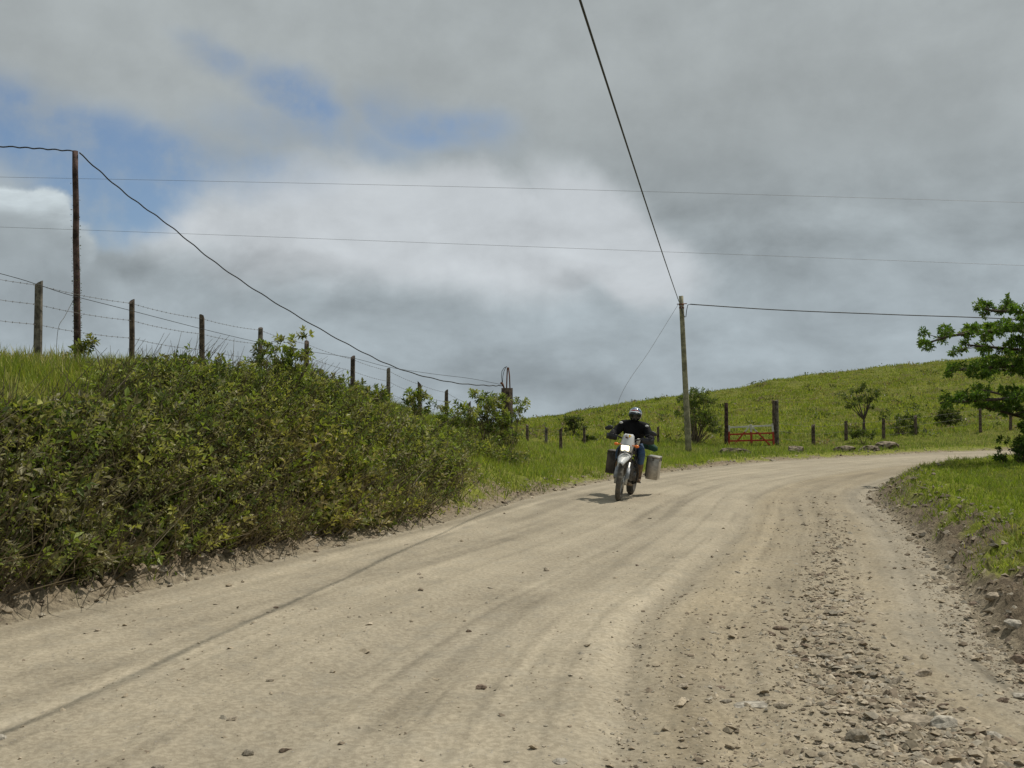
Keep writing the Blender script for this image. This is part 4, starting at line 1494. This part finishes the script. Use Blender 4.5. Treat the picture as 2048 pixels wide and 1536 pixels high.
def wheel(y, rad, wid, steer=0):
    wroot = None
    # tyre: torus with knobs
    bm = bmesh.new()
    NS, NC = 44, 10
    rings = []
    for i in range(NS):
        a = i * 2 * math.pi / NS
        ring = []
        for k in range(NC):
            b = k * 2 * math.pi / NC
            rr = rad - wid * .48 + math.cos(b) * wid * .48
            xx = math.sin(b) * wid * .5
            if math.cos(b) > .3 and i % 2 == 0:
                rr += .009
            ring.append(bm.verts.new((xx, math.cos(a) * rr, math.sin(a) * rr)))
        rings.append(ring)
    for i in range(NS):
        for k in range(NC):
            bm.faces.new((rings[i][k], rings[i][(k + 1) % NC], rings[(i + 1) % NS][(k + 1) % NC], rings[(i + 1) % NS][k]))
    w_ = B('wheel', bm, M_TYRE, bike, smooth=False)
    w_.location = (0, y, rad)
    w_.rotation_euler = (0, 0, steer)
    bm = bmesh.new()
    pts = [(0, math.cos(a) * (rad - wid * .95), math.sin(a) * (rad - wid * .95)) for a in [i * 2 * math.pi / 28 for i in range(29)]]
    tube(bm, pts, .016, 6)
    B('rim', bm, M_FORK, w_)
    bm = bmesh.new()
    tube(bm, [(-.07, 0, 0), (.07, 0, 0)], .035, 10)
    for i in range(28):
        a = i * 2 * math.pi / 28
        s = .03 if i % 2 else -.03
        tube(bm, [(s, math.cos(a + .4) * .03, math.sin(a + .4) * .03), (0, math.cos(a) * (rad - wid), math.sin(a) * (rad - wid))], .0025, 3, False)
    B('spokes', bm, M_FORK, w_)
    bm = bmesh.new()
    tube(bm, [(-.055, 0, 0), (-.058, 0, 0)], .12, 20)
    B('brake_disc', bm, M_FORK, w_)
    return w_


STEER = R(3)
wheel(WB, .335, .095, STEER)
wheel(-WB, .32, .13)
axle = Vector((0, WB, .335))
headp = Vector((0, WB - .36, 1.02))
for s in (-1, 1):
    bm = bmesh.new()
    a_, b_ = axle + Vector((s * .085, 0, 0)), headp + Vector((s * .1, 0, 0))
    tube(bm, [a_ + Vector((0, .0, -.03)), a_.lerp(b_, .5)], [.032, .030], 10)
    B('fork_leg', bm, M_FORK)
    bm = bmesh.new()
    tube(bm, [a_.lerp(b_, .48), b_], [.024, .024], 10)
    B('fork_tube', bm, M_ENG)
    bm = bmesh.new()
    tube(bm, [a_.lerp(b_, .10) + Vector((s * .02, .035, 0)), a_.lerp(b_, .36) + Vector((s * .012, .035, 0))], [.035, .03], 8, squash=.5)
    B('fork_guard', bm, mat('grey fork guard', (.30, .32, .34), .5))
bm = bmesh.new()
for z_ in (.80, .98):
    c = axle.lerp(headp, (z_ - .335) / .69)
    box(bm, c, (.25, .07, .035), None, .008)
B('fork_yoke', bm, M_ENG)
# high front fender
bm = bmesh.new()
rows = []
for i in range(9):
    t = i / 8
    y_ = WB + .30 - t * .62
    z_ = .745 + .10 * math.sin(t * 1.6) - .055 * (1 - t) ** 2
    wdt = .045 + .065 * math.sin(min(1, t * 1.5) * math.pi / 2)
    rows.append([bm.verts.new((wdt * u_, y_ - .03 * abs(u_) ** 2, z_ - .045 * abs(u_) ** 2.2)) for u_ in (-1, -.7, -.35, 0, .35, .7, 1)])
for a_, b_ in zip(rows, rows[1:]):
    for k in range(6):
        bm.faces.new((a_[k], a_[k + 1], b_[k + 1], b_[k]))
fen = B('front_fender', bm, M_WHITEP)
md = fen.modifiers.new('thick', 'SOLIDIFY')
md.thickness = .006
# headlight mask
FY = WB - .14


def mask_pt(u_, v_):
    wdt = .128 * (1 - .30 * v_ ** 2.5) * (1 if v_ > .35 else .80 + .57 * v_)
    z_ = .865 + .32 * v_
    y_ = FY + .10 - .16 * v_ - .13 * abs(u_) ** 2 - .03 * (1 - v_) * 0
    if v_ > .9:
        wdt *= 1 - .25 * (v_ - .9) / .1
    return Vector((wdt * u_, y_, z_))


bm = bmesh.new()
U, Vn = [-1 + i / 5 for i in range(11)], [i / 10 for i in range(11)]
gr = [[bm.verts.new(mask_pt(u_, v_)) for u_ in U] for v_ in Vn]
for a_, b_ in zip(gr, gr[1:]):
    for k in range(10):
        bm.faces.new((a_[k], a_[k + 1], b_[k + 1], b_[k]))
mk = B('headlight_fairing', bm, M_WHITEP)
md = mk.modifiers.new('thick', 'SOLIDIFY')
md.thickness = .008
# lamp: rectangular rounded lens proud of the mask
lampc = mask_pt(0, .22) + Vector((0, .012, 0))
bm = bmesh.new()
box(bm, lampc, (.150, .03, .105), Matrix.Rotation(R(-20), 3, 'X'), .012)
hl = B('headlight', bm, M_LAMP)
bm = bmesh.new()
box(bm, lampc - Vector((0, .012, 0)), (.172, .03, .125), Matrix.Rotation(R(-20), 3, 'X'), .014)
B('lamp_bezel', bm, M_BLACKP)
# printed emblem: yellow flash with a dark running figure
bm = bmesh.new()


def patch(bm, poly, off):
    vs = [bm.verts.new(mask_pt(u_, v_) + Vector((0, off, off * .6))) for u_, v_ in poly]
    bm.faces.new(vs)


patch(bm, [(-.62, .90), (-.3, .80), (.1, .84), (.45, .88), (.3, .96), (-.3, .97)], .006)
B('emblem', bm, M_AMBER, smooth=False)
bm = bmesh.new()
patch(bm, [(-.15, .70), (.05, .76), (.28, .74), (.42, .82), (.22, .83), (.05, .82), (-.10, .79)], .009)
patch(bm, [(-.15, .70), (-.2, .66), (-.1, .69)], .009)
B('emblem_figure', bm, mat('dark red print', (.16, .05, .03), .5), smooth=False)
# handlebar, guards, mirrors, indicators
HB = Vector((0, WB - .44, 1.10))
bm = bmesh.new()
tube(bm, [HB + Vector(p) for p in ((-.40, -.12, .0), (-.22, -.03, .01), (-.08, .03, -.03), (.08, .03, -.03), (.22, -.03, .01), (.40, -.12, 0))], .014, 8)
B('handlebar', bm, M_BLACKP)
for s in (-1, 1):
    bm = bmesh.new()
    tube(bm, [HB + Vector((s * .27, -.05, 0)), HB + Vector((s * .41, -.125, 0))], .02, 8)
    B('grip', bm, M_SEAT)
    bm = bmesh.new()
    rr_ = []
    for i in range(6):
        t = i / 5
        xx = s * (.22 + .22 * t)
        yy = .06 - .02 * t - .12 * max(0, t - .6) * 2
        rr_.append([bm.verts.new(HB + Vector((xx, yy, zz * (1.0 - .25 * abs(t - .5)) - .01))) for zz in (-.055, 0, .06)])
    for a_, b_ in zip(rr_, rr_[1:]):
        for k in range(2):
            bm.faces.new((a_[k], a_[k + 1], b_[k + 1], b_[k]))
    hgd = B('hand_guard', bm, M_BLACKP)
    md = hgd.modifiers.new('thick', 'SOLIDIFY')
    md.thickness = .008
    bm = bmesh.new()
    st_ = HB + Vector((s * .25, -.05, .0))
    mp_ = HB + Vector((s * .385, -.02, .13))
    tube(bm, [st_, st_ + Vector((s * .02, 0, .09)), mp_], .007, 6)
    B('mirror_stem', bm, M_BLACKP)
    bm = bmesh.new()
    bmesh.ops.create_uvsphere(bm, u_segments=14, v_segments=8, radius=1, matrix=Matrix.Translation(mp_ + Vector((s * .02, 0, .01))) @ Matrix.Rotation(s * R(18), 4, 'Y') @ Matrix.Diagonal((.078, .022, .042, 1)))
    B('mirror', bm, M_BLACKP)
    bm = bmesh.new()
    tube(bm, [Vector((s * .10, FY - .05, .99)), Vector((s * .16, FY - .04, .985))], .009, 6)
    bmesh.ops.create_uvsphere(bm, u_segments=12, v_segments=8, radius=1, matrix=Matrix.Translation((s * .185, FY - .03, .985)) @ Matrix.Diagonal((.045, .035, .028, 1)))
    B('indicator', bm, M_ORANGE)
# body: tank, seat, side panels, radiator shrouds, engine, frame, exhaust
bm = bmesh.new()
prof = [(-.05, .83, .09, .05), (.05, .90, .13, .10), (.17, .95, .15, .12), (.28, .97, .14, .12), (.36, .95, .10, .09)]
rr_ = []
for (yy, zz, wx, hz_) in prof:
    rr_.append([bm.verts.new((wx * math.cos(a), yy, zz + hz_ * math.sin(a))) for a in [k * math.pi / 6 for k in range(12)]])
for a_, b_ in zip(rr_, rr_[1:]):
    for k in range(12):
        bm.faces.new((a_[k], a_[(k + 1) % 12], b_[(k + 1) % 12], b_[k]))
bm.faces.new(rr_[0][::-1])
bm.faces.new(rr_[-1])
B('fuel_tank', bm, M_BLACKP)
for s in (-1, 1):
    bm = bmesh.new()
    vs = [Vector(p) for p in ((.13, .42, .98), (.17, .40, .86), (.18, .30, .66), (.15, .16, .62), (.13, .12, .84), (.13, .22, .98))]
    f = [bm.verts.new((v.x * s, v.y, v.z)) for v in vs]
    bm.faces.new(f)
    sh = B('tank_shroud', bm, M_BLACKP)
    md = sh.modifiers.new('thick', 'SOLIDIFY')
    md.thickness = .02
    bm = bmesh.new()
    tube(bm, [(s * .12, .36, .80), (s * .20, .34, .66), (s * .23, .22, .48), (s * .19, .08, .30), (s * .10, .02, .27)], .014, 7)
    B('crash_bar', bm, M_BLACKP)
    bm = bmesh.new()
    box(bm, (s * .19, -.12, .30), (.12, .05, .025), None, .005)
    B('footpeg', bm, M_ENG)
bm = bmesh.new()
box(bm, (0, -.22, .88), (.24, .34, .09), None, .035)
box(bm, (0, -.55, .90), (.26, .34, .08), None, .03)
B('seat', bm, M_SEAT)
bm = bmesh.new()
box(bm, (0, .12, .45), (.26, .34, .26), None, .04)
tube(bm, [(0, .18, .55), (0, .26, .76)], [.085, .08], 12)
tube(bm, [(-.17, .08, .42), (.17, .08, .42)], .09, 14)
B('engine', bm, M_ENG)
bm = bmesh.new()
box(bm, (0, .33, .60), (.26, .03, .28), Matrix.Rotation(R(12), 3, 'X'), .006)
B('radiator', bm, M_ENG)
bm = bmesh.new()
box(bm, (0, .16, .27), (.24, .42, .05), Matrix.Rotation(R(8), 3, 'X'), .02)
B('skid_plate', bm, M_PIPE)
bm = bmesh.new()
tube(bm, [(0, WB - .40, .98), (0, .25, .86), (0, -.30, .80), (0, -.75, .84)], .025, 6)
for s in (-1, 1):
    tube(bm, [(s * .09, -.15, .30), (s * .10, -WB, .32)], .028, 6)
    tube(bm, [(s * .09, -.15, .30), (s * .11, -.25, .80)], .02, 6)
    tube(bm, [(s * .11, -.25, .60), (s * .15, -.75, .82)], .014, 6)
B('frame', bm, M_BLACKP)
bm = bmesh.new()
tube(bm, [(.04, .34, .45), (.14, .25, .32), (.17, .0, .36), (.17, -.25, .50)], .022, 8)
tube(bm, [(.17, -.25, .50), (.19, -.75, .68)], .055, 10)
B('exhaust', bm, M_PIPE)
bm = bmesh.new()
box(bm, (0, -.78, .78), (.22, .35, .04), None, .015)
B('rear_fender', bm, M_BLACKP)
# panniers
for s, m_ in ((-1, M_ALU), (1, M_SIDE)):
    bm = bmesh.new()
    box(bm, (s * .385, -.66, .555), (.22, .42, .40), None, .012)
    pn = B('pannier', bm, m_, label='bare aluminium box pannier' if s < 0 else 'brown dusty box pannier')
    bm = bmesh.new()
    box(bm, (s * .385, -.66, .775), (.226, .426, .035), None, .010)
    B('pannier_lid', bm, M_ALU if s < 0 else m_, pn)
    for cc_, ss_ in (((s * .502, -.78, .74), (.012, .03, .07)), ((s * .502, -.54, .74), (.012, .03, .07)), ((s * .385, -.446, .73), (.03, .01, .06))):
        bm = bmesh.new()
        box(bm, cc_, ss_, None, .003)
        B('latch', bm, M_ENG, pn)
    bm = bmesh.new()
    tube(bm, [(s * .12, -.45, .80), (s * .27, -.45, .77), (s * .27, -.45, .40), (s * .10, -.40, .38)], .010, 6)
    B('pannier_rack', bm, M_BLACKP)
bm = bmesh.new()
tube(bm, [(-.135, .18, .965), (-.16, .20, 1.11)], [.032, .030], 10)
B('map_tube', bm, mat('off white tube', (.66, .64, .56), .5))

# green bag strapped over the tail
bag = empty('duffel_bag', bike.matrix_world @ Vector((-.05, -.62, .94)), label='dark green soft bag strapped across the tail of the motorcycle', category='bag')
bag.matrix_world = bike.matrix_world @ Matrix.Translation((-.05, -.60, .94))
bm = bmesh.new()
P = [(-.36, 0, -.05), (-.34, 0, -.02), (-.22, 0, .03), (0, 0, .06), (.2, 0, .03), (.27, 0, .0), (.29, 0, -.02)]
tube(bm, P, [.03, .07, .10, .115, .10, .06, .02], 12, squash=.8)
B('bag_body', bm, M_GREEN, bag)
for xx in (-.2, .08):
    bm = bmesh.new()
    tube(bm, [(xx, math.cos(a) * .125, .02 + math.sin(a) * .115) for a in [k * math.pi / 8 - .3 for k in range(11)]], .008, 5)
    B('strap', bm, M_BLACKP, bag)

# ------------------------------------------------------------------ rider
rider = empty('person', (0, 0, 0), label='motorcyclist in black jacket, blue jeans and a white and blue full face helmet', category='person')
rider.matrix_world = bike.matrix_world.copy()


def skin(name, verts, edges, m, parent, root=0, sub=2):
    me = bpy.data.meshes.new(name)
    bm = bmesh.new()
    lay = bm.verts.layers.skin.verify()
    vs = []
    for (x_, y_, z_, rx, *ry) in verts:
        v = bm.verts.new((x_, y_, z_))
        v[lay].radius = (rx, ry[0] if ry else rx)
        vs.append(v)
    vs[root][lay].use_root = True
    for a_, b_ in edges:
        bm.edges.new((vs[a_], vs[b_]))
    bm.to_mesh(me)
    bm.free()
    o = link(name, me, m, parent)
    s_ = o.modifiers.new('skin', 'SKIN')
    s_.use_smooth_shade = True
    u_ = o.modifiers.new('sub', 'SUBSURF')
    u_.levels = u_.render_levels = sub
    return o


hip, waist, chest, neck, headb = (0, -.26, .98), (0, -.25, 1.08), (0, -.18, 1.24), (0, -.12, 1.38), (0, -.09, 1.50)
SHX, SHZ = .19, 1.32


def side(s):
    return dict(sh=(s * SHX, -.13, SHZ), el=(s * .36, .03, 1.12), wr=(s * .345, WB - .52, 1.125), ha=(s * .335, WB - .46, 1.12),
                hp=(s * .10, -.26, .95), kn=(s * .235, .16, .84), an=(s * .20, -.10, .42), he=(s * .20, -.14, .34), to=(s * .21, .05, .335))


Sd = {s: side(s) for s in (-1, 1)}
Sd[1]['kn'] = (.175, .14, .84)


def full(scale=1.0, legs=True, arms=True, torso=True):
    pass


M_SKIN = mat('skin', (.45, .28, .20), .6)
M_JACK = mat('black jacket cloth', (.009, .009, .010), .8, var=.3, bump=.4, bscale=14, spec=.15)
M_JEAN = mat('blue jeans cloth', (.045, .085, .16), .85, var=.3, bump=.4, bscale=20)
M_BOOT = mat('dusty brown boot leather', (.17, .115, .07), .8, var=.3)
M_GLOVE = mat('black glove leather', (.03, .025, .025), .6)
# one continuous body
V, E = [], []


def addv(p, r_, r2=None):
    V.append((*p, r_, r2 or r_))
    return len(V) - 1


h0 = addv(hip, .10, .08)
w0 = addv(waist, .095, .075)
c0_ = addv(chest, .11, .085)
n0 = addv(neck, .055)
hd0 = addv(headb, .085, .09)
hd1 = addv((0, -.075, 1.55), .075, .08)
E += [(h0, w0), (w0, c0_), (c0_, n0), (n0, hd0), (hd0, hd1)]
for s in (-1, 1):
    d_ = Sd[s]
    a1, a2, a3, a4 = addv(d_['sh'], .045), addv(d_['el'], .036), addv(d_['wr'], .028), addv(d_['ha'], .035, .022)
    l1, l2, l3, l4, l5 = addv(d_['hp'], .085), addv(d_['kn'], .058), addv(d_['an'], .038), addv(d_['he'], .036), addv(d_['to'], .035, .025)
    E += [(c0_, a1), (a1, a2), (a2, a3), (a3, a4), (h0, l1), (l1, l2), (l2, l3), (l3, l4), (l4, l5)]
skin('body', V, E, M_SKIN, rider)
# jacket
V, E = [], []
h0 = addv((0, -.255, .97), .19, .17)
w0 = addv((0, -.24, 1.10), .20, .17)
c0_ = addv((0, -.17, 1.25), .235, .18)
u0 = addv((0, -.13, 1.345), .15, .12)
n0 = addv((0, -.12, 1.43), .085)
E += [(h0, w0), (w0, c0_), (c0_, u0), (u0, n0)]
for s in (-1, 1):
    d_ = Sd[s]
    sh = Vector(d_['sh'])
    e_, w_ = Vector(d_['el']), Vector(d_['wr'])
    a1 = addv(sh + Vector((s * .015, 0, .0)), .098)
    a15 = addv(sh.lerp(e_, .5) + Vector((0, -.01, 0)), .090)
    a2, a25, a3 = addv(e_, .080), addv(e_.lerp(w_, .5), .068), addv(e_.lerp(w_, .93), .054)
    E += [(u0, a1), (a1, a15), (a15, a2), (a2, a25), (a25, a3)]
skin('jacket', V, E, M_JACK, rider)
V, E = [], []
h0 = addv((0, -.26, .955), .125, .105)
for s in (-1, 1):
    d_ = Sd[s]
    p1, p2, p3 = Vector(d_['hp']), Vector(d_['kn']), Vector(d_['an'])
    l1, l15, l2, l25, l3 = addv(p1, .105), addv(p1.lerp(p2, .5), .095), addv(p2 + Vector((0, .01, 0)), .078), addv(p2.lerp(p3, .3), .068), addv(p2.lerp(p3, .50), .062)
    E += [(h0, l1), (l1, l15), (l15, l2), (l2, l25), (l25, l3)]
skin('jeans', V, E, M_JEAN, rider)
for s in (-1, 1):
    d_ = Sd[s]
    p2, p3, p4, p5 = (Vector(d_[k]) for k in ('kn', 'an', 'he', 'to'))
    V, E = [], []
    b0, b1, b2, b3, b4 = addv(p2.lerp(p3, .34), .078), addv(p3, .052), addv(p4 + Vector((0, .01, .01)), .050), addv((p4 + p5) / 2 + Vector((0, 0, .0)), .048, .04), addv(p5, .042, .032)
    E = [(b0, b1), (b1, b2), (b2, b3), (b3, b4)]
    skin('boot', V, E, M_BOOT, rider)
    # glove with separate bent fingers round the grip
    V, E = [], []
    hw, hh = Vector(d_['wr']), Vector(d_['ha'])
    g0 = addv(hw, .036, .030)
    g1 = addv(hh + Vector((0, -.01, .016)), .042, .024)
    E = [(g0, g1)]
    for k, (ox, ln) in enumerate(((-.036, .9), (-.012, 1.0), (.012, .97), (.036, .8))):
        k1 = addv(hh + Vector((ox, .035 * ln, .026)), .0115)
        k2 = addv(hh + Vector((ox, .058 * ln, .004)), .0105)
        k3 = addv(hh + Vector((ox, .042 * ln, -.024)), .0095)
        E += [(g1, k1), (k1, k2), (k2, k3)]
    t1 = addv(hh + Vector((-s * .05, .0, -.005)), .0125)
    t2 = addv(hh + Vector((-s * .055, .032, -.026)), .011)
    E += [(g1, t1), (t1, t2)]
    skin('glove', V, E, M_GLOVE, rider, sub=1)
    # pale shoulder patch
    bm = bmesh.new()
    bmesh.ops.create_uvsphere(bm, u_segments=12, v_segments=8, radius=1, matrix=Matrix.Translation(Vector(d_['sh']) + Vector((s * .050, .085, .030))) @ Matrix.Diagonal((.036, .024, .024, 1)))
    B('shoulder_patch', bm, mat('pale reflector cloth', (.62, .62, .60), .6), rider)
# helmet
HC = Vector((0, -.065, 1.535))
M_HELM = bpy.data.materials.new('helmet paint')
M_HELM.use_nodes = True
g = NT(M_HELM.node_tree)
oc = g.n('ShaderNodeTexCoord').outputs['Object']
nzf = g.noise(oc, 9, 2, .5, 1.2)
hc1 = g.mix(g.mr(nzf, .49, .55), (.03, .06, .13), (.48, .55, .62))
hc1 = g.mix(g.mr(nzf, .58, .62), hc1, (.28, .05, .04))
zz_ = g.n('ShaderNodeSeparateXYZ', {0: oc}).outputs[2]
hc1 = g.mix(g.mr(zz_, -.01, .0, 1, 0), hc1, (.018, .018, .02))
pp = g.n('ShaderNodeBsdfPrincipled', {'Base Color': hc1, 'Roughness': .18, 'Coat Weight': .6})
g.n('ShaderNodeOutputMaterial', {'Surface': pp.outputs[0]})
helm = empty('helmet', (0, 0, 0))
helm.parent = rider
COLH = Matrix.Translation(HC)
bm = bmesh.new()
bmesh.ops.create_uvsphere(bm, u_segments=28, v_segments=18, radius=1)
for v in bm.verts:
    p = v.co
    front = max(0, p.y)
    z_ = p.z
    sx, sy, sz = .122, .145, .135
    if z_ < 0:
        sx *= 1 - .16 * z_ * z_
        if p.y > 0:
            p.y *= 1 + .12 * min(1, -z_ * 1.5)      # chin bar
        else:
            p.y *= 1 - .12 * z_ * z_
    v.co = Vector((p.x * sx, p.y * sy, max(p.z, -.92) * sz))
bpy.data.objects.remove(helm)
helm = B('helmet', bm, M_HELM, rider)
helm.location = HC
bm = bmesh.new()
rr_ = []
for i in range(7):
    z_ = -.045 + .065 * i / 6
    rr_.append([bm.verts.new((math.sin(a) * .128 * (1 - abs(z_) * .6), math.cos(a) * .158 * (1 - abs(z_) * .5), z_)) for a in [-1.15 + k * 2.3 / 14 for k in range(15)]])
for a_, b_ in zip(rr_, rr_[1:]):
    for k in range(14):
        bm.faces.new((a_[k], a_[k + 1], b_[k + 1], b_[k]))
B('visor', bm, mat('dark visor', (.012, .012, .014), .08, spec=.6), helm)
bm = bmesh.new()
rr_ = []
for i in range(4):
    t = i / 3
    rr_.append([bm.verts.new((math.sin(a) * (.122 + .004 * t), math.cos(a) * (.142 + .05 * t) , .040 - .012 * t + .02 * math.cos(a))) for a in [-.95 + k * 1.9 / 10 for k in range(11)]])
for a_, b_ in zip(rr_, rr_[1:]):
    for k in range(10):
        bm.faces.new((a_[k], a_[k + 1], b_[k + 1], b_[k]))
pk = B('peak', bm, mat('pale helmet peak', (.55, .62, .68), .25), helm)
md = pk.modifiers.new('t', 'SOLIDIFY')
md.thickness = .006
